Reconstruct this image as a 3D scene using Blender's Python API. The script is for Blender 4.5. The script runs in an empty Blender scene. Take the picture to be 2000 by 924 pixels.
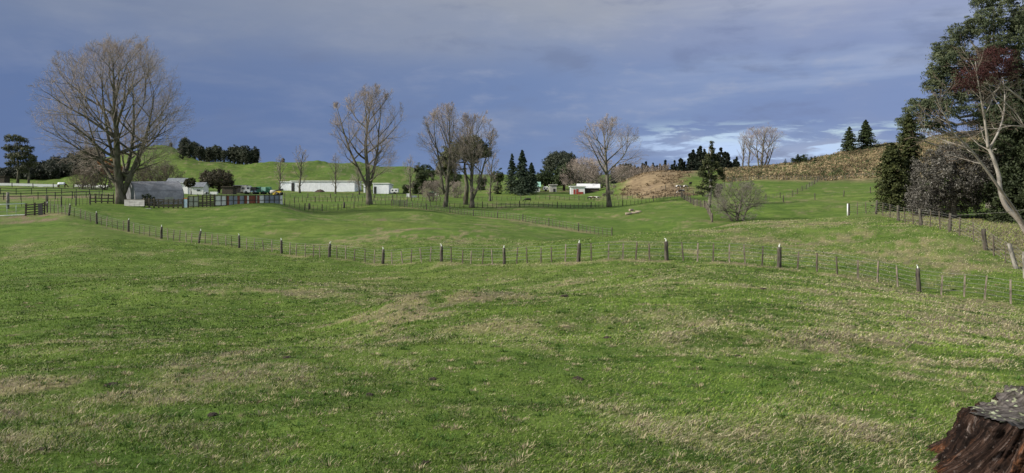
import bpy, bmesh, math, random
import numpy as np
from mathutils import Vector, Matrix
R = math.radians
random.seed(7)
rng = np.random.default_rng(11)
scene = bpy.context.scene
col = scene.collection

# ------------------------------------------------------------------ camera
F, PX0, PY0 = 1480.0, 1000.0, 340.0        # focal length and principal point in photo pixels (2000 x 924)
cam_d = bpy.data.cameras.new('camera')
cam = bpy.data.objects.new('camera', cam_d); col.objects.link(cam)
cam.location = (0, 0, 0); cam.rotation_euler = (R(90), 0, 0)
cam_d.sensor_width = 36.0; cam_d.lens = 36.0 * F / 2000.0
cam_d.shift_y = -(462 - PY0) / 2000.0
cam_d.clip_start = 0.05; cam_d.clip_end = 20000
scene.camera = cam

# ------------------------------------------------------------------ light
SUN_AZ, SUN_EL = R(-104), R(28)            # azimuth from +Y towards +X: behind the camera, to the left
sd = Vector((math.sin(SUN_AZ) * math.cos(SUN_EL), math.cos(SUN_AZ) * math.cos(SUN_EL), math.sin(SUN_EL)))
sun_d = bpy.data.lights.new('sun', 'SUN'); sun_d.energy = 5.0; sun_d.angle = R(3.0); sun_d.color = (1.0, 0.93, 0.82)
sun = bpy.data.objects.new('sun', sun_d); col.objects.link(sun)
sun.rotation_euler = (-sd).to_track_quat('-Z', 'Y').to_euler()
scene.view_settings.view_transform = 'Standard'
scene.view_settings.look = 'None'
scene.view_settings.exposure = 0.32
scene.view_settings.gamma = 1.0
scene.view_settings.use_curve_mapping = False

class NT:
    """small helper for building node trees"""
    def __init__(s, tree): s.t = tree; s.n = tree.nodes; s.l = tree.links
    def node(s, typ, **kw):
        n = s.n.new(typ)
        for k, v in kw.items(): setattr(n, k, v)
        return n
    def put(s, sock, v):
        if v is None: return
        if hasattr(v, 'is_linked') or isinstance(v, bpy.types.NodeSocket): s.l.new(v, sock)
        elif isinstance(v, (tuple, list)) and len(v) == 3 and sock.type == 'RGBA': sock.default_value = (*v, 1)
        else: sock.default_value = v
    def math(s, op, a, b=None, c=None, clamp=False):
        n = s.node('ShaderNodeMath', operation=op, use_clamp=clamp)
        s.put(n.inputs[0], a); s.put(n.inputs[1], b); s.put(n.inputs[2], c)
        return n.outputs[0]
    def mix(s, f, a, b, mode='MIX'):
        n = s.node('ShaderNodeMix', data_type='RGBA', blend_type=mode, clamp_factor=True)
        s.put(n.inputs[0], f); s.put(n.inputs[6], a); s.put(n.inputs[7], b)
        return n.outputs[2]
    def sstep(s, v, a, b, lo=0.0, hi=1.0):
        n = s.node('ShaderNodeMapRange', interpolation_type='SMOOTHSTEP')
        s.put(n.inputs[0], v); s.put(n.inputs[1], a); s.put(n.inputs[2], b); s.put(n.inputs[3], lo); s.put(n.inputs[4], hi)
        return n.outputs[0]
    def noise(s, vec, scale, detail=3, rough=.55, dist=0.0, color=False):
        n = s.node('ShaderNodeTexNoise'); n.inputs['Scale'].default_value = scale
        n.inputs['Detail'].default_value = detail; n.inputs['Roughness'].default_value = rough
        n.inputs['Distortion'].default_value = dist
        if vec is not None: s.l.new(vec, n.inputs['Vector'])
        return n.outputs['Color' if color else 'Fac']
    def mapping(s, vec, scale=(1, 1, 1), loc=(0, 0, 0), rot=(0, 0, 0)):
        n = s.node('ShaderNodeMapping'); s.l.new(vec, n.inputs[0])
        n.inputs['Scale'].default_value = scale; n.inputs['Location'].default_value = loc; n.inputs['Rotation'].default_value = rot
        return n.outputs[0]

world = bpy.data.worlds.new('World'); scene.world = world; world.use_nodes = True
w = NT(world.node_tree); w.n.clear()
sky = w.node('ShaderNodeTexSky', sky_type='NISHITA'); sky.sun_disc = False
sky.sun_elevation = SUN_EL; sky.sun_rotation = SUN_AZ
sky.air_density = 1.2; sky.dust_density = 1.0; sky.ozone_density = 1.5
tc = w.node('ShaderNodeTexCoord'); vdir = tc.outputs['Generated']
sep = w.node('ShaderNodeSeparateXYZ'); w.l.new(vdir, sep.inputs[0])
X, Y, Z = sep.outputs
SKY = 0.10                                   # strength of the Background below; cloud radiances are divided by it
def cl(r, g, b): return (r * .82 / SKY, g * .84 / SKY, b * .80 / SKY)
n1 = w.noise(w.mapping(vdir, (2.2, 2.2, 7.5), (3.1, 0, 0.2)), 1.6, 5, .55, .3)
n2 = w.noise(w.mapping(vdir, (1.2, 1.2, 9.0), (0, 1.7, 4.1)), 2.4, 5, .52, .25)
n3 = w.noise(w.mapping(vdir, (3.2, 3.2, 19.0), (8.3, 2.0, 0.9)), 3.0, 6, .6, .25)
zz = w.math('ADD', Z, w.math('MULTIPLY', w.math('SUBTRACT', n1, .5), .10))
up = w.sstep(zz, 0.095, 0.245)
deep = w.mix(w.sstep(X, -0.50, 0.62), cl(.122, .180, .365), cl(.225, .305, .54))
low = w.mix(w.sstep(w.math('SUBTRACT', w.math('MULTIPLY', X, .06), Z), -.06, .05, 0, .55), deep, cl(.24, .335, .60))
top = w.mix(w.sstep(X, -0.6, 0.15), cl(.200, .242, .37), cl(.345, .362, .44))
top = w.mix(w.sstep(X, 0.05, 0.5), top, cl(.39, .415, .575))
cloud = w.mix(up, low, top)
# brighter ragged lavender cloud on the right
m = w.math('MULTIPLY', w.sstep(n2, .42, .72), w.sstep(X, 0.02, 0.40))
cloud = w.mix(w.math('MULTIPLY', m, .55), cloud, cl(.46, .50, .68))
cloud = w.mix(w.math('MULTIPLY', w.sstep(n1, .5, .8), .3), cloud, cl(.34, .36, .45))
n4 = w.noise(w.mapping(vdir, (3.2, 3.2, 10.0), (5.5, 1.2, 7.7)), 2.2, 6, .58, .2)
cloud = w.mix(w.math('MULTIPLY', w.sstep(n4, .50, .72), w.sstep(X, -.35, .35, .10, .55)), cloud, cl(.42, .44, .56))
cloud = w.mix(w.math('MULTIPLY', w.sstep(n4, .48, .30), w.sstep(X, -.45, .3, .25, .5)), cloud, cl(.15, .185, .32))
cloud = w.mix(w.math('MULTIPLY', w.math('MULTIPLY', w.sstep(n2, .56, .36), w.sstep(X, 0.0, .3)), .35), cloud, cl(.19, .24, .47))
# gaps of clear sky low on the right, where the sky texture shows
gz = w.math('MULTIPLY', w.sstep(Z, 0.004, 0.02), w.sstep(Z, 0.075, 0.045))
gx = w.math('MULTIPLY', w.sstep(X, 0.09, 0.24), w.sstep(X, 0.62, 0.42))
gap = w.math('MULTIPLY', w.math('MULTIPLY', gz, gx), w.sstep(n3, .485, .60))
clear = w.mix(.55, sky.outputs[0], cl(.48, .70, 1.0))
edge = w.mix(w.sstep(n2, .40, .62), clear, cl(.50, .63, .92))
cloud = w.mix(gap, cloud, edge)
# thinner, much brighter cloud overhead and behind the camera
hi = w.sstep(Z, 0.24, 0.75)
cloud = w.mix(hi, cloud, w.mix(w.sstep(n1, .35, .65), cl(.42, .45, .52), cl(.62, .64, .68)))
back = w.sstep(Y, 0.25, -0.45)
cloud = w.mix(back, cloud, w.mix(w.sstep(n1, .40, .62), w.mix(.5, sky.outputs[0], cl(.45, .54, .72)), cl(.66, .67, .69)))
bg = w.node('ShaderNodeBackground'); w.l.new(cloud, bg.inputs[0]); bg.inputs[1].default_value = SKY
wo = w.node('ShaderNodeOutputWorld'); w.l.new(bg.outputs[0], wo.inputs[0])

# ------------------------------------------------------------------ numpy noise
def _hash(ix, iy, seed):
    n = (ix.astype(np.int64) * 374761393 + iy.astype(np.int64) * 668265263 + seed * 1442695041) & 0xffffffff
    n = ((n ^ (n >> 13)) * 1274126177) & 0xffffffff
    n = (n ^ (n >> 16)) & 0xffffffff
    return n / 4294967295.0
def vnoise(x, y, seed=0):
    ix = np.floor(x); iy = np.floor(y); fx = x - ix; fy = y - iy
    ux = fx * fx * fx * (fx * (fx * 6 - 15) + 10); uy = fy * fy * fy * (fy * (fy * 6 - 15) + 10)
    a = _hash(ix, iy, seed); b = _hash(ix + 1, iy, seed); c = _hash(ix, iy + 1, seed); d = _hash(ix + 1, iy + 1, seed)
    return (a + (b - a) * ux) * (1 - uy) + (c + (d - c) * ux) * uy - .5
def fbm(x, y, seed=0, oct=4, gain=.5):
    s = 0; a = 1.0
    for o in range(oct):
        c, si = math.cos(.7 * o), math.sin(.7 * o)
        s = s + a * vnoise((x * c - y * si) * 2 ** o + 17.3 * o, (x * si + y * c) * 2 ** o, seed + o * 7); a *= gain
    return s
def ss(x, a, b):
    t = np.clip((x - a) / (b - a), 0, 1); return t * t * (3 - 2 * t)

# ------------------------------------------------------------------ terrain
# surveyed points of the land: (photo column, photo row, distance in metres)
CP = []
def row(d, *pp):
    for px, py in pp: CP.append((px, py, d))
row(4.5, (-400, 918), (0, 921), (500, 924), (1000, 925), (1500, 925), (2000, 928), (2400, 930))
row(7, (-400, 792), (0, 784), (500, 772), (1000, 766), (1500, 765), (2000, 774), (2400, 792))
row(8.6, (0, 745), (250, 735), (500, 722), (750, 720))
row(10, (-400, 745), (0, 738), (300, 712), (560, 690), (800, 690), (1100, 688), (1500, 690), (2000, 710), (2400, 745))
row(12.5, (-400, 735), (0, 722), (300, 694), (560, 690), (720, 672))
row(16, (-400, 700), (0, 684), (300, 668), (560, 666), (700, 648), (900, 618), (1200, 612), (1500, 613), (1800, 642), (2000, 664), (2400, 715))
row(21, (-400, 664), (0, 650), (300, 638), (520, 634), (680, 612), (800, 586), (950, 580), (1200, 578), (1500, 579), (1750, 604), (2000, 640), (2400, 695))
row(26, (-400, 632), (0, 618), (300, 608), (520, 606), (680, 598), (800, 592), (950, 589), (1120, 573), (1300, 557), (1500, 561), (1750, 588), (2000, 625), (2400, 680))
row(32, (-400, 604), (0, 590), (300, 580), (520, 579), (700, 580), (850, 584), (1000, 578), (1150, 560), (1320, 536), (1500, 543), (1720, 568), (2000, 613), (2400, 662))
row(40, (-400, 572), (0, 558), (300, 551), (520, 550), (700, 556), (850, 557), (1000, 545), (1130, 530))
CP += [(135, 417.5, 84), (189, 435, 80), (251, 451.4, 76), (315, 464.6, 72.5), (388, 473.6, 69.5), (467, 483.5, 66.5), (550, 494.3, 63.5),
       (643, 503.5, 60), (748, 516, 56.5), (862, 512.5, 52.5), (985, 515.5, 49), (1130, 513, 45), (1302, 509, 42.5), (1522, 524, 39.5), (1795, 568.7, 35.5)]
row(50, (-400, 542), (0, 525), (250, 520), (450, 522), (640, 528))
row(62, (-400, 498), (0, 482), (150, 475))
row(75, (-400, 470), (0, 446), (90, 444))
row(88, (-300, 425), (0, 422), (90, 416))
row(100, (-400, 418), (0, 411), (135, 408))
CP += [(200, 415, 98), (200, 399, 116), (400, 452, 84), (400, 428, 98), (400, 402, 117), (250, 400, 117), (550, 400, 117),
       (600, 470, 76), (600, 440, 92), (600, 415, 118), (600, 402, 140), (800, 480, 68), (800, 455, 82), (800, 430, 102), (800, 404, 135), (722, 398, 140),
       (900, 420, 125), (1000, 432, 113), (1100, 449, 102), (1200, 462, 93), (1000, 490, 60), (1000, 472, 72), (1000, 455, 88),
       (1100, 472, 57), (1250, 455, 60), (1250, 478, 50), (1450, 433, 72), (1450, 462, 55), (1600, 424, 77), (1650, 421.5, 80), (1650, 450, 58),
       (1200, 478, 75), (1440, 446, 95), (1300, 462, 90), (1600, 436, 96), (1700, 426, 95),
       (1200, 430, 118), (1200, 404, 150), (1350, 432, 108), (1350, 402, 142), (1380, 408, 130), (1330, 387, 160), (1440, 432, 108), (1500, 412, 122), (1600, 402, 128),
       (1700, 405, 120), (1500, 380, 158), (1600, 362, 180), (1690, 357, 188), (1600, 353, 198), (1480, 356, 190),
       (1711, 417, 72), (1754, 429, 63), (1799, 446.6, 55), (1855, 454, 51), (1925, 492, 44), (1985, 524, 40), (2000, 546, 37.5), (1700, 470, 52), (1850, 500, 43),
       (2060, 500, 43), (1900, 440, 62), (2000, 455, 54), (2150, 470, 52), (2400, 480, 50), (2400, 430, 70), (1800, 424, 75), (1750, 413, 86), (1900, 415, 90), (2050, 415, 90), (2400, 400, 100),
       (1800, 372, 140), (2000, 360, 150), (2400, 330, 160), (1850, 318, 210), (2000, 300, 215), (2400, 270, 220)]
# far paddocks
row(150, (-400, 394), (0, 391), (200, 390), (400, 391), (900, 401), (1050, 402))
row(190, (-400, 380), (0, 378), (200, 379), (400, 383), (600, 389), (800, 389), (1000, 388), (1120, 387), (1250, 386))
row(230, (-400, 371), (0, 368), (200, 370), (400, 375), (600, 381), (780, 381), (900, 380), (1000, 374), (1080, 372), (1150, 374))
row(300, (-400, 360), (0, 358), (200, 362), (400, 364), (600, 364), (780, 365), (900, 364), (980, 357), (1050, 356), (1150, 362), (1250, 360))
row(380, (-400, 352), (0, 350), (130, 348), (220, 344), (320, 338), (400, 344), (480, 350), (560, 352), (700, 352), (850, 356), (1000, 358), (1150, 358))
CP += [(0, 343, 450), (120, 339, 450), (200, 318, 450), (-400, 346, 450), (-400, 340, 560), (0, 336, 560), (120, 322, 540), (210, 299, 500), (265, 293, 490), (330, 289, 490), (370, 300, 500),
       (330, 310, 440), (395, 318, 500), (430, 318, 470), (500, 318, 500), (520, 317, 520), (450, 330, 430), (560, 330, 450), (600, 317, 560), (700, 321, 580), (790, 328, 600), (880, 336, 600), (980, 350, 600), (1150, 352, 600),
       (640, 340, 450), (760, 342, 450)]
# the two hills on the right
CP += [(1280, 339, 215), (1340, 339, 218), (1240, 352, 210), (1205, 372, 205), (1250, 384, 180), (1300, 362, 190), (1350, 379, 178), (1350, 358, 195), (1400, 334, 250), (1420, 348, 215),
       (1450, 333, 245), (1500, 327, 250), (1560, 322, 258), (1600, 313, 262), (1650, 300, 268), (1700, 290, 272), (1750, 282, 276), (1850, 266, 280), (2000, 246, 285), (2400, 230, 290), (2400, 270, 220),
       (1500, 340, 222), (1600, 330, 225), (1700, 318, 228), (1450, 343, 220), (1750, 340, 205)]
row(330, (1280, 348), (1400, 342), (1500, 334), (1600, 322), (1700, 305), (1800, 290), (2000, 268), (2400, 255))
row(420, (1280, 350), (1400, 345), (1500, 342), (1700, 325), (2000, 300), (2400, 290))
row(600, (1280, 348), (1500, 345), (1800, 335), (2400, 325))
row(800, (-400, 344), (0, 343), (300, 330), (600, 332), (900, 345), (1300, 346), (1700, 343), (2400, 340))
row(1500, (-400, 343), (0, 343), (500, 341), (1000, 344), (1500, 343), (2000, 343), (2400, 343))
row(6500, (-400, 341), (0, 341), (500, 341), (1000, 341), (1500, 341), (2000, 341), (2400, 341))
CP = np.array(CP, float)
KD = 1.35
def _uv(px, d): return np.stack([px / 260.0, np.log(d) * KD * 1.6], -1)
_P = _uv(CP[:, 0], CP[:, 2]); _n = len(_P)
def _phi(r2): return .5 * r2 * np.log(r2 + 1e-9)
_d2 = ((_P[:, None] - _P[None]) ** 2).sum(-1)
_A = np.zeros((_n + 3, _n + 3)); _A[:_n, :_n] = _phi(_d2) + np.eye(_n) * 0.004
_A[:_n, _n] = 1; _A[:_n, _n + 1:] = _P; _A[_n, :_n] = 1; _A[_n + 1:, :_n] = _P.T
_q = (CP[:, 1] - PY0)
# remove the main trend (q ~ 2600/d) so the spline only carries the shape of the land
def trend(d): return 2600.0 / (d + 0.3)
_W = np.linalg.solve(_A, np.concatenate([_q - trend(CP[:, 2]), [0, 0, 0]]))
def qfun(px, d):
    out = np.empty(px.shape); f = px.ravel(); g = d.ravel(); o = out.ravel()
    for i in range(0, len(f), 20000):
        p = _uv(f[i:i + 20000], g[i:i + 20000])
        d2 = ((p[:, None] - _P[None]) ** 2).sum(-1)
        o[i:i + 20000] = _phi(d2) @ _W[:_n] + _W[_n] + p @ _W[_n + 1:] + trend(g[i:i + 20000])
    return o.reshape(px.shape)

TH_IN = R(37)
th = np.concatenate([np.linspace(-math.pi, -TH_IN, 70, endpoint=False), np.linspace(-TH_IN, TH_IN, 620, endpoint=False), np.linspace(TH_IN, math.pi, 71)])
NR = 560
lr = np.linspace(math.log(.5), math.log(7000), NR)
TH, LR = np.meshgrid(th, lr, indexing='ij')
RR = np.exp(LR); GX = RR * np.sin(TH); GY = RR * np.cos(TH)
aT = np.clip(np.abs(TH), 0, R(43)) * np.sign(TH)
dep = np.maximum(RR * np.cos(aT), .01)
pxg = np.clip(PX0 + F * np.tan(aT), -390, 2390)
q = qfun(pxg, np.maximum(dep, 4.5))
zg = -q / F * np.maximum(dep, 4.5)
znear = zg[:, [int(np.searchsorted(lr, math.log(4.6)))]]
zg = np.where(dep < 4.5, -1.66 + (znear + 1.66) * np.clip(dep / 4.5, 0, 1) ** 1.5, zg)
wb = ss(np.abs(TH), R(40), R(80))
zdef = -1.66 - 2.6 * ss(RR, 5, 40) - 1.5 * ss(RR, 60, 200)
zg = zg * (1 - wb) + zdef * wb
# relief the survey does not carry
am = ss(RR, 6, 30)
hum = fbm(GX / 1.7, GY / 1.7, 3, 3) * 0.055 + fbm(GX / 6.0, GY / 6.0, 5, 3) * 0.16 * am + fbm(GX / .45, GY / .45, 9, 2) * .022 * (1 - ss(RR, 10, 40))
hum += fbm(GX / 22, GY / 22, 21, 3) * .45 * ss(RR, 45, 120)
farh = ss(RR, 320, 430) * (1 - ss(RR, 900, 1500))
hum += (1 - np.abs(fbm(GX / 75, GY / 60, 31, 3, .45)) * 4) * 1.5 * farh - 3.6 * farh
def spur(pts, A, wdt):
    w2 = np.array([((p[0] - PX0) / F * p[1], p[1]) for p in pts]); best = np.full(GX.shape, 1e9); tt = np.zeros(GX.shape)
    m_ = (RR > 250) & (RR < 1000) & (GY > 0); gx = GX[m_]; gy = GY[m_]; bb = np.full(gx.shape, 1e9); tb = np.zeros(gx.shape); n_ = len(w2) - 1
    for i in range(n_):
        (x0, y0), (x1, y1) = w2[i], w2[i + 1]; dx, dy = x1 - x0, y1 - y0; t_ = np.clip(((gx - x0) * dx + (gy - y0) * dy) / (dx * dx + dy * dy), 0, 1)
        dd = np.hypot(gx - x0 - t_ * dx, gy - y0 - t_ * dy); u_ = dd < bb; bb = np.where(u_, dd, bb); tb = np.where(u_, (i + t_) / n_, tb)
    o = np.zeros(GX.shape); o[m_] = A * np.exp(-(bb / wdt) ** 1.6) * (1 - tb * .75); return o
hum += spur([(330, 480), (345, 430), (395, 370), (420, 330)], 3.2, 14) + spur([(290, 485), (268, 430), (250, 370)], 3.2, 14)
hum += spur([(440, 500), (425, 440), (408, 380)], 3.7, 12) + spur([(530, 520), (500, 440), (455, 370), (440, 330)], 4.2, 13)
hum += spur([(620, 560), (580, 470), (530, 390), (505, 330)], 4.7, 14) + spur([(700, 570), (660, 470), (610, 400), (560, 345)], 4.2, 14)
hum += spur([(790, 590), (760, 480), (730, 400)], 3.7, 17) + spur([(870, 600), (840, 480), (820, 400)], 2.6, 14)
# sheep-track terraces on the far hills
terr = zg + hum
hum += farh * 0.22 * np.sin(terr * 5.0 + 3 * fbm(GX / 30, GY / 30, 41, 2))
for mx, my, A_, rx, ry, sh in ((900, 21.0, .22, 2.6, 1.2, 0), (1750, 22, .25, 3, 2.5, -.3), (1500, 12, .18, 2, 1, 0), (1050, 13, -.14, 3, 1.2, 0), (350, 38, .3, 7, 3, 0), (560, 10.4, .08, 1.6, .8, .1), (400, 33, .40, 8, 2.4, -.05), (150, 22, .22, 4, 1.5, .1), (60, 8.6, .10, 1.6, .6, 0), (1250, 16, .16, 2.5, 1.2, 0),
                              (1690, 55, .5, 3, 2.5, 0), (1760, 48, .35, 3, 2, 0), (1590, 58, .3, 4, 2.5, 0), (1480, 30, .25, 4, 2.5, -.2), (820, 118, .5, 9, 5, 0), (900, 82, .6, 7, 5, 0), (640, 95, .5, 12, 5, 0), (760, 92, -.6, 9, 2.2, -.45), (1250, 128, .5, 8, 4, 0), (1010, 96, -.4, 3, 2, 0)):
    u_ = GX - (mx - PX0) / F * my; v_ = GY - my - sh * u_; hum += A_ * np.exp(-(u_ / rx) ** 2 - np.where(v_ < 0, (v_ / (ry * 1.3)) ** 2, (v_ / ry) ** 2))
fern_z = ss(zg, -3.2, 1.0) * ss(GX / np.maximum(GY, 1), .27, .31) * ss(RR, 190, 215) * (1 - ss(RR, 500, 700))
hum += fern_z * fbm(GX / 7, GY / 7, 51, 4) * 1.3
zg = zg + hum * (1 - wb * .5)

_ti = th; _dl = lr[1] - lr[0]
def H(x, y):
    x = np.asarray(x, float); y = np.asarray(y, float)
    t = np.arctan2(x, y); l = np.log(np.maximum(np.hypot(x, y), .51))
    i = np.clip(np.searchsorted(_ti, t) - 1, 0, len(_ti) - 2); ft = (t - _ti[i]) / (_ti[i + 1] - _ti[i])
    v = (l - lr[0]) / _dl; j = np.clip(v.astype(int), 0, NR - 2); fv = v - j
    return (zg[i, j] * (1 - ft) + zg[i + 1, j] * ft) * (1 - fv) + (zg[i, j + 1] * (1 - ft) + zg[i + 1, j + 1] * ft) * fv
def at(px, d, lift=0.0):
    """ground point in photo column px at distance d"""
    x = (px - PX0) / F * d
    return Vector((x, d, float(H(x, d)) + lift))
_ds = np.exp(np.linspace(math.log(3), math.log(1500), 1500))
def hit(px, py, dmin=3.0):
    """first ground point seen through a photo pixel"""
    x = (px - PX0) / F * _ds; z = -(py - PY0) / F * _ds
    ok = (H(x, _ds) >= z) & (_ds >= dmin)
    i = int(np.argmax(ok)) if ok.any() else len(_ds) - 1
    return at(px, float(_ds[i]))
# ------------------------------------------------------------------ where the grass is dry, bare or fern-covered
FENCE_MAIN = [(92, 398, 90), (135, 0, 84), (189, 0, 80), (251, 0, 76), (315, 0, 72.5), (388, 0, 69.5), (467, 0, 66.5), (550, 0, 63.5), (643, 0, 60), (748, 0, 56.5),
              (862, 0, 52.5), (985, 0, 49), (1130, 0, 45), (1302, 0, 42.5), (1522, 0, 39.5), (1795, 0, 35.5), (2070, 0, 32.2)]
FENCE_SIDE = [(1658, 0, 80), (1711, 0, 72), (1754, 0, 63), (1799, 0, 56), (1855, 0, 51), (1925, 0, 44.5), (1985, 0, 40), (2003, 0, 37.5), (2080, 0, 33.5)]
FENCE_MID = [(790, 0, 137), (870, 0, 128), (940, 0, 120), (1010, 0, 112), (1090, 0, 103), (1195, 0, 93.5)]
def world_line(f): return np.array([((p[0] - PX0) / F * p[2], p[2]) for p in f])
def seg_dist(x, y, pts):
    best = np.full(x.shape, 1e9)
    for (x0, y0), (x1, y1) in zip(pts[:-1], pts[1:]):
        dx, dy = x1 - x0, y1 - y0; L = dx * dx + dy * dy
        t = np.clip(((x - x0) * dx + (y - y0) * dy) / L, 0, 1)
        best = np.minimum(best, np.hypot(x - x0 - t * dx, y - y0 - t * dy))
    return best
# straw patches: (column, row, width px, height px, strength)
PATCH = [(780, 588, 60, 12, 2.4), (930, 582, 60, 11, 2.6), (1000, 590, 60, 12, 1.4), (815, 617, 45, 12, 2.2), (930, 640, 60, 16, .6), (1080, 640, 50, 10, .7), (1090, 680, 40, 14, .7),
         (70, 757, 130, 22, 2.2), (20, 815, 60, 12, 1.4), (180, 740, 70, 16, 1.0), (150, 672, 200, 9, .7), (600, 570, 220, 7, .75), (480, 700, 110, 16, .8), (350, 715, 80, 14, .5),
         (420, 812, 90, 30, .8), (250, 800, 150, 30, .6), (100, 880, 140, 36, .8), (450, 880, 140, 40, .55), (800, 720, 60, 30, .35), (980, 740, 18, 12, .9), (905, 800, 18, 8, 1.0), (850, 850, 120, 50, .5),
         (1100, 830, 160, 45, .3), (1400, 640, 110, 28, .8), (1500, 615, 70, 14, .9), (1620, 660, 120, 30, 1.0), (1740, 665, 110, 36, 1.1), (1850, 640, 100, 40, 1.0), (1930, 700, 90, 40, .9),
         (1640, 580, 60, 14, .7), (1560, 740, 60, 14, .6), (1780, 730, 60, 12, .9), (1300, 730, 120, 30, .25), (1850, 600, 120, 14, .9), (1960, 630, 60, 30, .8),
         (1650, 468, 60, 9, 1.2), (1700, 492, 50, 8, 1.1), (1780, 470, 60, 12, .9), (1790, 510, 80, 14, .8), (1860, 530, 60, 16, .7), (1560, 480, 60, 10, .8), (1450, 470, 120, 14, .45), (1600, 440, 80, 5, .7), (1910, 520, 50, 12, .6),
         (1160, 545, 130, 8, .8), (1350, 560, 110, 9, .7), (1000, 545, 60, 6, .4), (300, 560, 200, 10, .35), (700, 620, 70, 14, .6), (620, 640, 80, 10, .45),
         (820, 462, 120, 9, .9), (760, 448, 80, 5, .9), (930, 462, 60, 8, .7), (950, 448, 40, 5, .6), (640, 470, 80, 6, .7), (700, 482, 70, 6, .6), (560, 455, 70, 4, .6), (350, 445, 60, 4, .7), (480, 440, 90, 4, .4),
         (1100, 420, 120, 6, .5), (980, 410, 60, 5, .6), (1280, 425, 60, 4, .4), (1330, 445, 50, 4, .5), (700, 430, 120, 4, .3), (1120, 376, 60, 3, .8), (985, 366, 40, 4, 1.3), (960, 372, 20, 3, .8), (1250, 383, 70, 2.5, .8)]
SOIL_SHADE = [(770, 438, 30, 1.6, 1.0), (815, 447, 30, 1.6, 1.1), (855, 457, 26, 1.6, 1.0), (880, 465, 20, 1.2, .8), (30, 436, 30, 2, .7), (50, 423, 75, 5, 1.2), (75, 431, 60, 3, 1.0), (70, 386, 180, 3.0, 1.3), (925, 583, 34, 5, .9), (780, 590, 30, 4, .7), (815, 618, 32, 6, .9), (70, 757, 60, 6, .5), (560, 699, 8, 3, 1), (470, 812, 7, 3, 1), (1015, 437, 8, 1.5, 1),  # ditch line entries put the hollow's shade into colour, its relief being faint
         (800, 448, 50, 1.6, .9), (745, 431, 40, 1.2, .6), (217, 753, 12, 4, .8), (1130, 741, 10, 4, .8), (845, 742, 9, 3, .8), (722, 773, 9, 3, .8), (1100, 581, 16, 3, .9), (1310, 368, 40, 4, 1.0), (1270, 366, 40, 4, .8)]
def patches(x, y, lst):
    s = np.zeros(x.shape)
    for px, py, a, b, k in lst:
        c = hit(px, py); d = c.y
        e = hit(px, py - b * .8); g = hit(px, py + b * .8)
        ry = max(abs(e.y - g.y) * .5, b * d / F * 1.5); ry = min(ry, d * .25)
        rx = a * d / F
        u = (x - c.x - (c.x / d) * (y - d)) / rx; v = (y - d) / ry
        s = s + k * np.exp(-(u * u + v * v) * .9)
    return s
def dryness(x, y):
    r = np.hypot(x, y); px = PX0 + F * x / np.maximum(y, 1)
    base = fbm(x / 4.5, y / 4.5, 71, 5, .7) * .6 + fbm(x / 1.1, y / 1.1, 73, 4, .7) * .55 + fbm(x / 18, y / 18, 75, 2) * .4
    side = .14 * ss(px, 900, 1700) - .12 * ss(px, 700, 100) * ss(r, 14, 24) + .12 * (1 - ss(r, 6, 15)) * (1 - ss(px, 1000, 1500))
    side = side * (1 - ss(r, 70, 110))
    p = patches(x, y, PATCH)
    p = p * .62 * (0.1 + 2.4 * (fbm(x / .7, y / .7, 79, 4, .7) + .35))
    fl = np.exp(-(seg_dist(x, y + .5, world_line(FENCE_MAIN)) / .62) ** 2) * (.85 + 1.0 * ss(px, 1150, 1350)) * (.7 + 1.2 * fbm(x / 2.5, y / 2.5, 83, 2))
    fm = np.exp(-(seg_dist(x, y + .6, world_line(FENCE_MID)) / 1.5) ** 2) * .8
    # rough long grass beyond the side fence
    sl = world_line(FENCE_SIDE)
    xs = np.interp(-y, -sl[::1, 1], sl[:, 0]); beyond = ss(x - xs, -.2, .8) * ss(r, 34, 38) * (1 - ss(r, 84, 100)) * (y > 25)
    return np.clip(.33 + base * 1.15 + side + p + fl + fm + .75 * beyond, 0, 1.6), beyond
def masks(x, y):
    r = np.hypot(x, y); px = PX0 + F * x / np.maximum(y, 1); z = H(x, y)
    dry, beyond = dryness(x, y)
    soil = np.clip(patches(x, y, SOIL_SHADE) * (.7 + 1.5 * fbm(x / .7, y / .7, 91, 3)), 0, 1)
    ds = (px - 1205) * .45
    fern = ss(px, 1395, 1440) * ss(r, 200, 212) * ss(z, -2.8, -1.2) * (1 - ss(r, 400, 600))
    brown = ss(px + 40 * fbm(x / 12, y / 12, 95, 3), 1195, 1240) * (1 - ss(px + 60 * fbm(x / 15, y / 15, 96, 2), 1335, 1385)) * ss(z, -5.9, -5.2) * ss(r, 165, 176) * (1 - ss(r, 300, 400)) * (y > 0)
    return np.clip(dry, 0, 1.2), soil, np.clip(fern, 0, 1), np.clip(brown, 0, 1), beyond

DRY, SOIL, FERN, BROWN, BEY = masks(GX, GY)
# little mounds of matted dead grass stand proud
zg += .05 * np.clip(DRY - .8, 0, .5) * (1 - ss(RR, 30, 60)) + fern_z * 0

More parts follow.
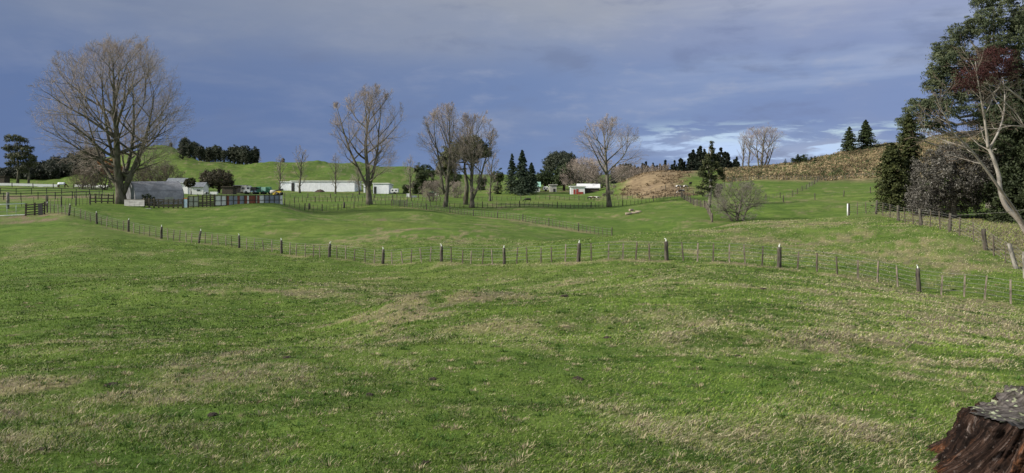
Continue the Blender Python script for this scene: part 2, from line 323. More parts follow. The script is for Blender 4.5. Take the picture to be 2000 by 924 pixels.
nt, nr = TH.shape
cz = float(zg[:, 0].mean())
verts = np.concatenate([np.stack([GX, GY, zg], -1)[:-1].reshape(-1, 3), [[0, 0, cz]]]); nt -= 1
ii, jj = np.meshgrid(np.arange(nt), np.arange(nr - 1), indexing='ij'); i2 = (ii + 1) % nt
quads = np.stack([ii * nr + jj, ii * nr + jj + 1, i2 * nr + jj + 1, i2 * nr + jj], -1).reshape(-1, 4)
ci = len(verts) - 1
fan = np.stack([np.full(nt, ci), np.arange(nt) * nr, ((np.arange(nt) + 1) % nt) * nr], -1)
def mesh_np(name, v, polys, mat=None, smooth=False):
    """polys: list of (n,k) index arrays"""
    me = bpy.data.meshes.new(name)
    v = np.asarray(v, np.float32); me.vertices.add(len(v)); me.vertices.foreach_set('co', v.ravel())
    nl = sum(p.size for p in polys); npoly = sum(len(p) for p in polys)
    me.loops.add(nl); me.polygons.add(npoly)
    me.loops.foreach_set('vertex_index', np.concatenate([p.ravel() for p in polys]).astype(np.int32))
    tot = np.concatenate([np.full(len(p), p.shape[1]) for p in polys]); st = np.concatenate([[0], np.cumsum(tot)[:-1]])
    me.polygons.foreach_set('loop_start', st.astype(np.int32))
    if smooth: me.polygons.foreach_set('use_smooth', np.ones(npoly, bool))
    me.update(calc_edges=True)
    if mat: me.materials.append(mat)
    return me
def attr(me, name, vals, kind='FLOAT'):
    a = me.attributes.new(name, kind, 'POINT')
    vals = np.asarray(vals, np.float32)
    if kind == 'FLOAT': a.data.foreach_set('value', vals.ravel())
    else: a.data.foreach_set('color', vals.ravel())

def new_mat(name):
    m = bpy.data.materials.new(name); m.use_nodes = True; t = NT(m.node_tree); t.n.clear()
    out = t.node('ShaderNodeOutputMaterial'); b = t.node('ShaderNodeBsdfPrincipled'); t.l.new(b.outputs[0], out.inputs[0])
    b.inputs['Specular IOR Level'].default_value = .25
    return m, t, b, out
def obj_coord(t): return t.node('ShaderNodeTexCoord').outputs['Object']
def att(t, name):
    n = t.node('ShaderNodeAttribute'); n.attribute_name = name; return n
def bump(t, b, h, dist=.02, strength=.6):
    n = t.node('ShaderNodeBump'); n.inputs['Strength'].default_value = strength; n.inputs['Distance'].default_value = dist
    t.l.new(h, n.inputs['Height']); t.l.new(n.outputs[0], b.inputs['Normal'])

gm, t, b, out = new_mat('pasture_ground')
P = obj_coord(t)
fine = t.noise(P, 9.0, 4, .7); mid = t.noise(P, 1.6, 4, .65, .4); mid2 = t.noise(P, .35, 4, .6, .5); big = t.noise(P, .045, 3, .6, .5); huge = t.noise(P, .012, 3, .6)
sl = t.noise(t.mapping(P, (.25, 1.4, 1)), .8, 4, .7)
g = t.mix(t.sstep(mid, .3, .7), (.046, .086, .012), (.092, .148, .024))
g = t.mix(t.sstep(mid2, .42, .68), g, (.122, .178, .034))
g = t.mix(t.math('MULTIPLY', t.sstep(big, .45, .7), .45), g, (.140, .165, .045))
g = t.mix(t.math('MULTIPLY', t.sstep(huge, .40, .55), .35), g, (.056, .115, .018))
g = t.mix(t.math('MULTIPLY', t.sstep(sl, .5, .75), .35), g, (.18, .165, .075))
straw = t.mix(t.sstep(fine, .3, .7), (.16, .125, .062), (.36, .30, .175))
straw = t.mix(t.math('MULTIPLY', t.sstep(t.noise(P, .9, 3), .42, .64), .7), straw, (.13, .10, .08))
dv = t.math('ADD', att(t, 'dry').outputs['Fac'], t.math('MULTIPLY', t.math('SUBTRACT', fine, .5), .9))
dv = t.math('ADD', dv, t.math('MULTIPLY', t.math('SUBTRACT', t.noise(P, 3.2, 3, .7), .5), .8))
c = t.mix(t.math('MULTIPLY', t.sstep(dv, .35, 1.35), .72), g, straw)
brn = t.mix(t.sstep(mid2, .35, .65), (.165, .120, .072), (.265, .200, .122))
brn = t.mix(t.math('MULTIPLY', t.sstep(t.noise(P, .16, 4, .6, .6), .52, .66), .55), brn, (.10, .065, .038))
c = t.mix(att(t, 'brown').outputs['Fac'], c, brn)
frn = t.mix(t.sstep(t.noise(P, .35, 4, .7), .36, .62), (.12, .095, .05), (.27, .215, .12))
frn = t.mix(t.math('MULTIPLY', t.sstep(t.noise(P, .12, 4, .7), .48, .62), .7), frn, (.085, .10, .035))
c = t.mix(att(t, 'fern').outputs['Fac'], c, frn)
soilc = t.mix(t.sstep(fine, .3, .7), (.10, .072, .05), (.25, .19, .13))
c = t.mix(att(t, 'soil').outputs['Fac'], c, soilc)
t.l.new(c, b.inputs['Base Color']); b.inputs['Roughness'].default_value = .95; b.inputs['Specular IOR Level'].default_value = .1
hh = t.math('ADD', t.math('MULTIPLY', fine, .25), t.math('ADD', mid, t.math('MULTIPLY', mid2, 2.2)))
hh = t.math('ADD', hh, t.math('MULTIPLY', t.noise(P, .12, 4, .7), t.math('ADD', t.math('MULTIPLY', att(t, 'fern').outputs['Fac'], 14.0), 2.0)))
bump(t, b, hh, .09, .9)

gme = mesh_np('ground', verts, [quads, fan], gm, True)
for nm, A in (('dry', DRY), ('soil', SOIL), ('fern', FERN), ('brown', BROWN)):
    attr(gme, nm, np.append(A[:-1].ravel(), .3 if nm == 'dry' else 0))
ground = bpy.data.objects.new('ground', gme); col.objects.link(ground); ground['kind'] = 'structure'
ground['label'] = 'rolling green pasture with patches of dry straw grass'

def tag(o, label=None, cat=None, group=None, kind=None):
    if label: o['label'] = label
    if cat: o['category'] = cat
    if group: o['group'] = group
    if kind: o['kind'] = kind
    return o
def link(name, me, parent=None, loc=None):
    o = bpy.data.objects.new(name, me); col.objects.link(o)
    if parent: o.parent = parent
    if loc is not None: o.location = loc
    return o
def thing(name, loc, rz, label, cat, group=None, sc=1):
    o = bpy.data.objects.new(name, None); col.objects.link(o); o.location = loc; o.rotation_euler = (0, 0, rz); o.scale = (sc, sc, sc)
    o.empty_display_size = .2
    return tag(o, label, cat, group)

# ------------------------------------------------------------------ grass blades
def colmat(name, rough=.8, trans=.0, spec=.2):
    m, t, b, out = new_mat(name)
    a = att(t, 'col'); t.l.new(a.outputs['Color'], b.inputs['Base Color']); b.inputs['Roughness'].default_value = rough
    b.inputs['Specular IOR Level'].default_value = spec
    if trans:
        tr = t.node('ShaderNodeBsdfTranslucent'); t.l.new(a.outputs['Color'], tr.inputs[0])
        mx = t.node('ShaderNodeMixShader'); mx.inputs[0].default_value = trans
        t.l.new(b.outputs[0], mx.inputs[1]); t.l.new(tr.outputs[0], mx.inputs[2]); t.l.new(mx.outputs[0], out.inputs[0])
    return m
M_blade = colmat('grass_blade', .75, .2)
def blades(n, r0, r1, thm, hfun, wfun, keep=None):
    u = rng.random(n); r = np.exp(math.log(r0) + u * math.log(r1 / r0)); a = (rng.random(n) * 2 - 1) * thm
    x = r * np.sin(a); y = r * np.cos(a)
    D, S, Fn, Br, By = masks(x, y)
    cl_ = fbm(x / .35, y / .35, 101, 2)
    ok = rng.random(n) > S * .8 + .0
    ok &= rng.random(n) < .80 + .9 * cl_
    if keep is not None: ok &= keep(x, y, r, D, By)
    x, y, r, D, By = x[ok], y[ok], r[ok], D[ok], By[ok]; n = len(x); z = H(x, y)
    strw = rng.random(n) < np.clip(.27 + (D - .30) * .72, .14, .82)
    h = hfun(r, D) * (.5 + .9 * rng.random(n)) * np.where(strw, 1.1, 1.0) * (1 + 1.1 * By)
    wd = wfun(r) * (.6 + .8 * rng.random(n)) * np.where(strw, .62, 1.0)
    bias = ss(x / np.maximum(y, 1), -.35, .15) * .55 * (y > 0); az = np.where(rng.random(n) < bias, -.55 + .55 * rng.normal(size=n), rng.random(n) * 6.283); lean = np.where(strw, .7 + .85 * rng.random(n), .25 + 1.05 * rng.random(n))
    dx = np.cos(az) * np.sin(lean); dy = np.sin(az) * np.sin(lean); dz = np.cos(lean)
    sx, sy = -np.sin(az + .6), np.cos(az + .6)
    base = np.stack([x, y, z - .008], -1); side = np.stack([sx, sy, 0 * sx], -1) * wd[:, None] * .5
    dirv = np.stack([dx, dy, dz], -1)
    midp = base + np.stack([dx * .35, dy * .35, dz * .75 + .12], -1) * (h * .6)[:, None]
    tip = base + dirv * h[:, None]
    v = np.stack([base - side, base + side, midp + side * .8, midp - side * .8, tip], 1).reshape(-1, 3)
    k = np.arange(n)[:, None] * 5
    qd = k + np.array([[0, 1, 2, 3]]); tr = k + np.array([[3, 2, 4]])
    g0 = np.array([.018, .042, .006]); g1 = np.array([.148, .228, .036]); yl = np.array([.32, .34, .09])
    s0 = np.array([.16, .13, .075]); s1 = np.array([.66, .60, .40]); pu = np.array([.16, .125, .10])
    f = rng.random(n)[:, None]; tone = (fbm(x / 1.6, y / 1.6, 111, 4, .65) * 1.7 + .5)[:, None]
    gc = g0 + (g1 - g0) * np.clip(.75 * f + .5 * tone - .04, 0, 1); yy = (rng.random(n) < np.clip(.07 + .45 * (D - .35), .03, .40))[:, None]
    gc = np.where(yy, gc * .4 + yl * .6, gc)
    sc_ = s0 + (s1 - s0) * f; sc_ = np.where(rng.random(n)[:, None] < (.12 + .45 * ss(D, .9, 1.2))[:, None], pu, sc_)
    sc_ = sc_ * (1 - .38 * By)[:, None]; c = np.where(strw[:, None], sc_, gc)
    c4 = np.concatenate([np.repeat(c, 5, 0), np.ones((n * 5, 1))], 1)
    return v, qd, tr, c4
def add_blades(sets):
    vs, qs, ts, cs = [], [], [], []; off = 0
    for v, qd, tr, c in sets:
        vs.append(v); qs.append(qd + off); ts.append(tr + off); cs.append(c); off += len(v)
    me = mesh_np('grass', np.concatenate(vs), [np.concatenate(qs), np.concatenate(ts)], M_blade)
    attr(me, 'col', np.concatenate(cs), 'FLOAT_COLOR')
    return me
def tufts(n, r0, r1):
    r = np.exp(math.log(r0) + rng.random(n) * math.log(r1 / r0)); a = (rng.random(n) * 2 - 1) * R(36.5); x = r * np.sin(a); y = r * np.cos(a)
    dry = rng.random(n) < .35; m = 70; idx = np.repeat(np.arange(n), m); k = len(idx); sz = (.09 + .16 * rng.random(n)) * (1 + r / 40)
    az = rng.random(k) * 6.283; rr_ = np.abs(rng.normal(size=k)) * sz[idx] * .55; bx = x[idx] + rr_ * np.cos(az); by = y[idx] + rr_ * np.sin(az)
    h = (.018 + .026 * rng.random(k)) * (.6 + .8 * rng.random(n))[idx] * (1 + r[idx] / 30) * np.clip(1.2 - rr_ / sz[idx], .3, 1.2); lean = .5 + 1.0 * rng.random(k)
    dirv = np.stack([np.cos(az) * np.sin(lean), np.sin(az) * np.sin(lean), np.cos(lean)], -1); base = np.stack([bx, by, H(bx, by) - .006], -1)
    side = np.stack([-np.sin(az), np.cos(az), 0 * az], -1) * ((.0014 + .0003 * r)[idx])[:, None]
    midp = base + np.stack([dirv[:, 0] * .35, dirv[:, 1] * .35, dirv[:, 2] * .75 + .12], -1) * (h * .6)[:, None]; tip = base + dirv * h[:, None]
    v = np.stack([base - side, base + side, midp + side * .8, midp - side * .8, tip], 1).reshape(-1, 3); kk = np.arange(k)[:, None] * 5
    f = rng.random(k)[:, None]; gcol = np.array([.028, .066, .011]) + f * np.array([.06, .105, .018]); dcol = np.array([.20, .165, .09]) + f * np.array([.32, .29, .20])
    cc = np.where(dry[idx][:, None], dcol, gcol)
    return v, kk + np.array([[0, 1, 2, 3]]), kk + np.array([[3, 2, 4]]), np.concatenate([np.repeat(cc, 5, 0), np.ones((k * 5, 1))], 1)
gl = add_blades([tufts(2600, 3.6, 45),
    blades(560000, 3.2, 12, R(38), lambda r, D: .026 + .018 * np.clip(D, 0, 1), lambda r: .0028 + .0005 * r),
    blades(620000, 11, 75, R(36.5), lambda r, D: .030 + .0010 * np.minimum(r, 40) + .025 * np.clip(D - .5, 0, .6), lambda r: .005 + .0007 * r),
    blades(60000, 3.2, 34, R(37), lambda r, D: .036 + .03 * np.clip(D - .4, 0, .6), lambda r: .002 + .00035 * r, keep=lambda x, y, r, D, By: D > .45),
    blades(130000, 3.2, 24, R(78), lambda r, D: .034 + .02 * np.clip(D, 0, 1), lambda r: .005 + .0006 * r),
    blades(200000, 36, 92, R(36.5), lambda r, D: .12, lambda r: .014 + .0002 * r, keep=lambda x, y, r, D, By: By > .5)])
gr = link('grass', gl); tag(gr, 'short green and straw coloured pasture grass blades', 'grass', kind='stuff')
# ------------------------------------------------------------------ generic mesh building
def frame_of(d):
    d = d.normalized(); a = Vector((0, 0, 1)) if abs(d.z) < .9 else Vector((1, 0, 0))
    u = d.cross(a).normalized(); return u, d.cross(u).normalized()
class MB:
    def __init__(s): s.v = []; s.f = []; s.m = []
    def box(s, c, size, rz=0, mi=0, tilt=0, taper=1.0, jit=0):
        cx, cy, cz_ = c; hx, hy, hz = size[0] / 2, size[1] / 2, size[2] / 2; n = len(s.v); co, si = math.cos(rz), math.sin(rz)
        for z in (-hz, hz):
            k = 1 if z < 0 else taper
            for x, y in ((-hx, -hy), (hx, -hy), (hx, hy), (-hx, hy)):
                x2, y2, z2 = x * k + tilt * z, y * k, z
                s.v.append((cx + x2 * co - y2 * si + random.uniform(-jit, jit), cy + x2 * si + y2 * co + random.uniform(-jit, jit), cz_ + z2 + random.uniform(-jit, jit)))
        for q in ((0, 3, 2, 1), (4, 5, 6, 7), (0, 1, 5, 4), (1, 2, 6, 5), (2, 3, 7, 6), (3, 0, 4, 7)): s.f.append(tuple(n + i for i in q)); s.m.append(mi)
        return s
    def tube(s, pts, rad, k=6, cap=True, mi=0, wob=0):
        pts = [Vector(p) for p in pts]; n0 = len(s.v)
        if not hasattr(rad, '__len__'): rad = [rad] * len(pts)
        u = None
        for i, p in enumerate(pts):
            d = (pts[min(i + 1, len(pts) - 1)] - pts[max(i - 1, 0)])
            if d.length < 1e-9: d = Vector((0, 0, 1))
            d.normalize()
            if u is None: u, v = frame_of(d)
            else:
                u = (u - d * u.dot(d)); u = u.normalized() if u.length > 1e-6 else frame_of(d)[0]; v = d.cross(u)
            for a in range(k):
                t = 6.28318 * a / k; r = rad[i] * (1 + (random.uniform(-wob, wob) if wob else 0))
                q = p + u * (math.cos(t) * r) + v * (math.sin(t) * r); s.v.append((q.x, q.y, q.z))
        for i in range(len(pts) - 1):
            for a in range(k):
                b = (a + 1) % k; s.f.append((n0 + i * k + a, n0 + i * k + b, n0 + (i + 1) * k + b, n0 + (i + 1) * k + a)); s.m.append(mi)
        if cap:
            s.f.append(tuple(n0 + (len(pts) - 1) * k + a for a in range(k))); s.m.append(mi)
            s.f.append(tuple(n0 + a for a in range(k - 1, -1, -1))); s.m.append(mi)
        return s
    def poly(s, pts, mi=0):
        n = len(s.v); s.v += [tuple(p) for p in pts]; s.f.append(tuple(range(n, n + len(pts)))); s.m.append(mi); return s
    def me(s, name, mat, smooth=False):
        me = bpy.data.meshes.new(name); me.from_pydata(s.v, [], s.f)
        for m in (mat if isinstance(mat, (list, tuple)) else [mat]): me.materials.append(m)
        me.polygons.foreach_set('material_index', s.m)
        if smooth: me.polygons.foreach_set('use_smooth', [True] * len(s.f))
        me.update(); return me
    def obj(s, name, mat, parent=None, smooth=False, loc=None): return link(name, s.me(name, mat, smooth), parent, loc)

# ------------------------------------------------------------------ materials
def simple(name, c1, c2, scale=3.0, rough=.8, lo=.35, hi=.65, stretch=(1, 1, 1), bumpd=.0, spec=.25, metal=0, detail=4, extra=None):
    m, t, b, out = new_mat(name); P = obj_coord(t); Q = t.mapping(P, stretch)
    n = t.noise(Q, scale, detail, .65, .3); c = t.mix(t.sstep(n, lo, hi), c1, c2)
    if extra:
        n2 = t.noise(P, extra[1], 3, .6, .4); c = t.mix(t.math('MULTIPLY', t.sstep(n2, .48, .66), extra[2]), c, extra[0])
    t.l.new(c, b.inputs['Base Color']); b.inputs['Roughness'].default_value = rough; b.inputs['Specular IOR Level'].default_value = spec; b.inputs['Metallic'].default_value = metal
    if bumpd: bump(t, b, n, bumpd, .8)
    return m
M_post = simple('old_post_wood', (.030, .026, .022), (.10, .085, .07), 14, .85, stretch=(1, 1, .15), bumpd=.01, extra=((.13, .14, .09), 6, .5))
M_postg = simple('lichen_post_wood', (.09, .085, .075), (.27, .255, .22), 16, .9, stretch=(1, 1, .2), bumpd=.01, extra=((.05, .045, .04), 5, .8))
M_batten = simple('batten_wood', (.10, .085, .068), (.26, .22, .175), 18, .9, stretch=(1, 1, .15), bumpd=.005, extra=((.05, .045, .035), 7, .6))
M_battend = simple('dark_batten_wood', (.05, .04, .032), (.13, .11, .085), 18, .9, stretch=(1, 1, .15))
M_rail = simple('rail_wood', (.05, .042, .032), (.15, .125, .095), 8, .9, stretch=(.3, .3, 1), extra=((.2, .18, .13), 3, .5))
M_wire = simple('fence_wire', (.16, .16, .16), (.26, .26, .25), 30, .6, spec=.5)
M_white = simple('white_paint', (.66, .67, .68), (.80, .80, .80), 4, .55, spec=.4)
M_insul = simple('white_insulator', (.68, .70, .66), (.84, .85, .82), 20, .45, spec=.4)
M_bark = simple('poplar_bark', (.055, .049, .038), (.155, .140, .112), 2.2, .9, stretch=(1, 1, .35), bumpd=.05, extra=((.105, .125, .06), .8, .55))
M_twig = simple('bare_twigs', (.25, .205, .18), (.42, .35, .31), .6, .9)
M_twigr = simple('red_twigs', (.10, .045, .04), (.19, .09, .075), .9, .9)
M_pale = simple('pale_smooth_bark', (.20, .18, .155), (.37, .34, .305), 1.6, .75, stretch=(1, 1, .4), bumpd=.02, extra=((.17, .14, .11), 2.5, .6))
M_dark = simple('dark_trunk', (.035, .03, .025), (.09, .075, .06), 4, .9)
def iron(name, c1, c2, rust=.0, period=.09, axis='X', rough=.45, rustc=(.16, .06, .03)):
    m, t, b, out = new_mat(name); P = obj_coord(t)
    n = t.noise(P, .9, 4, .65, .4); c = t.mix(t.sstep(n, .35, .65), c1, c2)
    n2 = t.noise(t.mapping(P, (6, 6, .5)), .8, 4, .7); c = t.mix(t.math('MULTIPLY', t.sstep(n2, .45, .62), .55 if rust else .25), c, rustc if rust else tuple(x * .55 for x in c1))
    t.l.new(c, b.inputs['Base Color']); b.inputs['Roughness'].default_value = rough; b.inputs['Specular IOR Level'].default_value = .4
    s = t.node('ShaderNodeSeparateXYZ'); t.l.new(P, s.inputs[0])
    wv = t.math('SINE', t.math('MULTIPLY', s.outputs[axis], 6.283 / period)); bump(t, b, wv, .012, .7)
    return m
M_hut = iron('weathered_corrugated_iron', (.22, .22, .24), (.36, .36, .39), period=.16)
M_shed = iron('pale_sheet_cladding', (.72, .74, .80), (.82, .84, .89), period=.2)
M_shedroof = iron('bright_roof_sheet', (.74, .75, .76), (.84, .84, .85), period=.2, axis='Y')
M_green = simple('green_paint', (.045, .16, .10), (.09, .26, .16), 2, .5)
M_mint = simple('mint_roof_paint', (.22, .40, .33), (.30, .50, .42), 1, .5)
M_red = simple('rust_red_paint', (.22, .035, .03), (.36, .07, .05), 3, .6)
M_rust = iron('rusty_sheet', (.16, .040, .028), (.27, .07, .045), 1)
M_sheetw = iron('pale_sheet', (.66, .69, .70), (.80, .81, .80), 0)
M_sheetc = iron('mossy_cream_sheet', (.36, .38, .31), (.52, .54, .46), 0)
M_sheetb = iron('blue_grey_sheet', (.18, .21, .27), (.30, .33, .40), 0)
M_blue = simple('light_blue_door_paint', (.32, .46, .56), (.42, .56, .66), 3, .6)
M_roofg = simple('grey_roof', (.12, .135, .155), (.20, .215, .24), 2, .7)
M_black = simple('black_paint', (.015, .015, .017), (.04, .04, .045), 3, .6)
M_glass = simple('dark_window_glass', (.02, .025, .035), (.05, .06, .08), 1, .15, spec=.6)
M_yellow = simple('yellow_paint', (.55, .38, .04), (.68, .50, .07), 2, .5)
M_orange = simple('orange_paint', (.5, .12, .03), (.6, .18, .05), 2, .5)
M_galv = simple('galvanised_gate_steel', (.30, .40, .36), (.45, .54, .50), 5, .5, spec=.5)
M_earth = simple('dark_soil_heap', (.035, .026, .022), (.085, .06, .048), 1.2, .95, bumpd=.2)
M_conc = simple('weathered_concrete', (.34, .33, .31), (.56, .55, .52), 1.6, .9, extra=((.2, .19, .17), 1.5, .5))
M_board = simple('grey_weathered_boards', (.28, .275, .27), (.46, .455, .45), 3, .85, stretch=(.2, .2, 3))
M_hide_b = simple('black_and_white_hide', (.012, .011, .011), (.62, .60, .57), 1.3, .8, lo=.50, hi=.52)
M_hide_k = simple('black_hide', (.010, .010, .010), (.028, .025, .024), 2, .8)
M_hide_br = simple('brown_hide', (.06, .03, .018), (.14, .075, .045), 2, .8)
M_rug = simple('white_horse_rug', (.62, .66, .76), (.76, .79, .86), 2, .8)
M_wool = simple('cream_wool', (.45, .42, .36), (.60, .57, .50), 4, .95)
M_log = simple('cut_log_wood', (.22, .18, .14), (.38, .32, .25), 2.5, .9)
M_leaf = colmat('leaves', .65, .18, .25)
M_leafgloss = colmat('glossy_leaves', .45, .12, .4)

# ------------------------------------------------------------------ foliage as many small faces
def lerp(a, b, t): return np.asarray(a) + (np.asarray(b) - np.asarray(a)) * t
def leaf_mesh(name, C, Nrm, size, colr, mat=None, long=1.6, droop=0.0):
    """C centres, Nrm normals, size (n,), colr (n,3)"""
    n = len(C); a = rng.normal(size=(n, 3)); a[:, 2] -= droop
    Nrm = Nrm / np.maximum(np.linalg.norm(Nrm, axis=1, keepdims=True), 1e-6)
    a = a - (a * Nrm).sum(1, keepdims=True) * Nrm; a /= np.maximum(np.linalg.norm(a, axis=1, keepdims=True), 1e-6)
    b = np.cross(Nrm, a); sz = size[:, None]
    v = np.stack([C - a * sz * long * .5, C + b * sz * .5 - a * sz * .1, C + a * sz * long * .5, C - b * sz * .5 + a * sz * .1], 1).reshape(-1, 3)
    me = mesh_np(name, v, [np.arange(n * 4).reshape(n, 4)], mat or M_leaf)
    attr(me, 'col', np.concatenate([np.repeat(colr, 4, 0), np.ones((n * 4, 1))], 1), 'FLOAT_COLOR')
    return me
def blob_cloud(lobes, nclump, per, cr, size, c0, c1, flat=.8, fill=.25, droop=0, tips=None):
    """lobes: [(cx,cy,cz,rx,ry,rz)...]; clumps sit near the lobe surfaces. returns arrays"""
    L = np.array(lobes, float); wgt = (L[:, 3] * L[:, 5]); wgt /= wgt.sum()
    k = rng.choice(len(L), nclump, p=wgt); d = rng.normal(size=(nclump, 3)); d /= np.linalg.norm(d, axis=1, keepdims=True)
    rad = np.where(rng.random(nclump) < fill, rng.random(nclump) ** .6, .74 + .38 * rng.random(nclump))[:, None]
    cc = L[k, :3] + d * L[k, 3:6] * rad
    tone = rng.random(nclump)
    idx = np.repeat(np.arange(nclump), per); n = len(idx)
    off = rng.normal(size=(n, 3)); off /= np.linalg.norm(off, axis=1, keepdims=True); off *= (rng.random(n) ** .5)[:, None] * cr * (.6 + .8 * rng.random(nclump)[idx])[:, None]
    off[:, 2] = off[:, 2] * flat - droop * np.abs(off[:, 2])
    C = cc[idx] + off
    N_ = d[idx] * .5 + off / cr * .6 + rng.normal(size=(n, 3)) * .7 + np.array([0, 0, .3])
    t = np.clip(tone[idx] * .65 + rng.random(n) * .45, 0, 1)[:, None]
    return C, N_, size * (.6 + .8 * rng.random(n)), lerp(c0, c1, t)
G_DK = ((.022, .036, .014), (.060, .080, .028))
G_MD = ((.030, .050, .015), (.085, .110, .034))
G_EU = ((.055, .080, .042), (.150, .175, .085))
G_BL = ((.020, .036, .022), (.055, .078, .045))
G_GR = ((.10, .10, .085), (.28, .275, .25))
G_BR = ((.050, .040, .026), (.115, .090, .055))
def conifer_leaves(h, r, n, size, cols, base=.06, power=.9, whorl=.28, gap=.35, up=0.0):
    nb = int(n / 26); t = rng.random(nb) ** .85 * (1 - base) + base
    t = np.round(t / (whorl / h)) * (whorl / h) + rng.normal(size=nb) * .022; t = np.clip(t, base, .995)
    az = rng.random(nb) * 6.283; L = r * (1 - t) ** power * (.42 + .72 * rng.random(nb)) + .12
    idx = np.repeat(np.arange(nb), 26); m = len(idx); s = rng.random(m) ** .7
    dist = L[idx] * s; side = rng.normal(size=m) * .13 * L[idx] * (1 - .3 * s)
    x = np.cos(az[idx]) * dist - np.sin(az[idx]) * side; y = np.sin(az[idx]) * dist + np.cos(az[idx]) * side
    z = t[idx] * h + up * dist - dist * .18 * s + rng.normal(size=m) * .05 * L[idx]
    C = np.stack([x, y, z], -1); N_ = np.stack([np.cos(az[idx]) * .4, np.sin(az[idx]) * .4, np.full(m, .8)], -1) + rng.normal(size=(m, 3)) * .45
    tt = np.clip(.6 * rng.random(nb)[idx] + .4 * rng.random(m), 0, 1)[:, None]
    return C, N_, size * (.6 + .8 * rng.random(m)), lerp(cols[0], cols[1], tt)

_first = {}
def plant(name, loc, label, cat, crown, trunk, group=None, rz=0, sc=(1, 1, 1), crown_name='crown'):
    """crown, trunk: meshes (shared between copies)"""
    o = thing(name, loc, rz, label, cat, group); o.scale = sc
    if trunk: link('trunk', trunk, o)
    if crown: link(crown_name, crown, o)
    return o

# ------------------------------------------------------------------ bare winter trees
def rot_about(v, axis, a): return Matrix.Rotation(a, 3, axis) @ v
class Bare:
    def __init__(s, seed, Hh, Rr, tr, zc=.57, rz_=.44, fork=.14, top=.93, n1=22, n2=8, n3=6, n4=4, el=(30, 66), rt=.014, up=.09, env=None, off=(0, 0), pend=0., taper=.62, stems=None):
        s.rd = random.Random(seed); s.H = Hh; s.R = Rr; s.c = Vector((off[0], off[1], Hh * zc)); s.e = Vector((Rr, Rr, Hh * rz_))
        s.up = up; s.rt = rt; s.n = (n1, n2, n3, n4); s.pend = pend
        s.wood = MB(); s.tw = MB(); rd = s.rd
        stems = stems or [((0, 0), (0, 0, 1), top, 1.0)]
        for st_, sdirv, stop, sr in stems:
            sx, sy = st_[:2]; p = Vector((sx, sy, st_[2] if len(st_) > 2 else -.4)); hi_ = len(st_) > 2; d = Vector(sdirv).normalized(); pts = []; rs = []; n = 14; Ls = Hh * stop
            for i in range(n + 1):
                f = i / n; r = tr * sr * (1 - f) ** .9 + .02
                if i < 2 and not hi_: r *= 1.35 - .2 * i
                pts.append(p.copy()); rs.append(r)
                d = (d + Vector((rd.gauss(0, .05), rd.gauss(0, .05), 0)) + Vector((0, 0, .08 if f > .1 else 0))).normalized(); p = p + d * (Ls / n)
            s.wood.tube(pts, rs, 10, wob=.04)
            m = max(4, int(n1 * sr)); ga = rd.random() * 6.28
            for k in range(m):
                if hi_: fork = .12
                f = fork + (.94 - fork) * (k + rd.random() * .7) / m; x = f * n; i = min(int(x), n - 1); q = pts[i].lerp(pts[i + 1], x - i); r = rs[i] + (rs[i + 1] - rs[i]) * (x - i)
                ga += 2.4 + rd.gauss(0, .35); e = R(el[0] + (el[1] - el[0]) * f + rd.gauss(0, 7))
                dd = Vector((math.cos(ga) * math.cos(e), math.sin(ga) * math.cos(e), math.sin(e)))
                L = s.exitlen(q, dd) * rd.choice((rd.uniform(.62, .9), rd.uniform(.86, 1.04), rd.uniform(.9, 1.04)))
                s.branch(q, dd, L, min(r * taper, .02 * L + .02), 1)
    def exitlen(s, p, d):
        q = Vector(((p[i] - s.c[i]) / s.e[i] for i in range(3))); e = Vector((d[i] / s.e[i] for i in range(3)))
        A = e.dot(e); B = 2 * q.dot(e); C = q.dot(q) - 1; D = B * B - 4 * A * C
        if D <= 0: return s.H * .08
        return max((-B + math.sqrt(D)) / (2 * A), s.H * .05)
    def branch(s, p, d, L, r, lev):
        rd = s.rd; n = (7, 5, 3, 2)[lev - 1]; k = (6, 4, 3, 3)[lev - 1]; pts = [p.copy()]; rs = [r]; ds = [d.copy()]
        w_ = (.12, .16, .18, .2)[lev - 1]
        for i in range(n):
            d = (d + Vector((rd.gauss(0, w_), rd.gauss(0, w_), rd.gauss(0, w_ * .7) + s.up * (1.0 if lev > 1 else .8) - s.pend * (lev > 2)))).normalized()
            p = p + d * (L / n); pts.append(p.copy()); rs.append(max(r * (1 - (i + 1) / n) ** .8, s.rt * .6)); ds.append(d.copy())
        (s.wood if lev <= 2 else s.tw).tube(pts, rs, k, cap=False)
        if lev >= 4: return
        m = s.n[lev]; m = max(2, int(round(m * rd.uniform(.75, 1.25))))
        for j in range(m):
            f = (.22 if lev == 1 else .12) + .82 * (j + rd.random()) / m; f = min(f, .98); x = f * n; i = min(int(x), n - 1)
            q = pts[i].lerp(pts[i + 1], x - i); rr = (rs[i] + (rs[i + 1] - rs[i]) * (x - i)) * .7
            u, v = frame_of(ds[i]); a = rd.random() * 6.283; ang = R(rd.uniform(24, 50))
            dd = (ds[i] * math.cos(ang) + (u * math.cos(a) + v * math.sin(a)) * math.sin(ang)).normalized()
            l2 = min(s.exitlen(q, dd) * rd.uniform(.75, 1.0), L * (.62 - .25 * f) * rd.uniform(.8, 1.3) * (1.0, 1.0, .95)[lev - 1])
            l2 = max(l2, s.H * .02)
            s.branch(q, dd, l2, max(min(rr, .0105 * l2 + .004), s.rt), lev + 1)
    def place(s, name, loc, label, cat='tree', group=None, mw=None, mt=None, rz=0):
        o = thing(name, loc, rz, label, cat, group)
        s.wood.obj('trunk', mw or M_bark, o, True); s.tw.obj('crown', mt or M_twig, o)
        return o
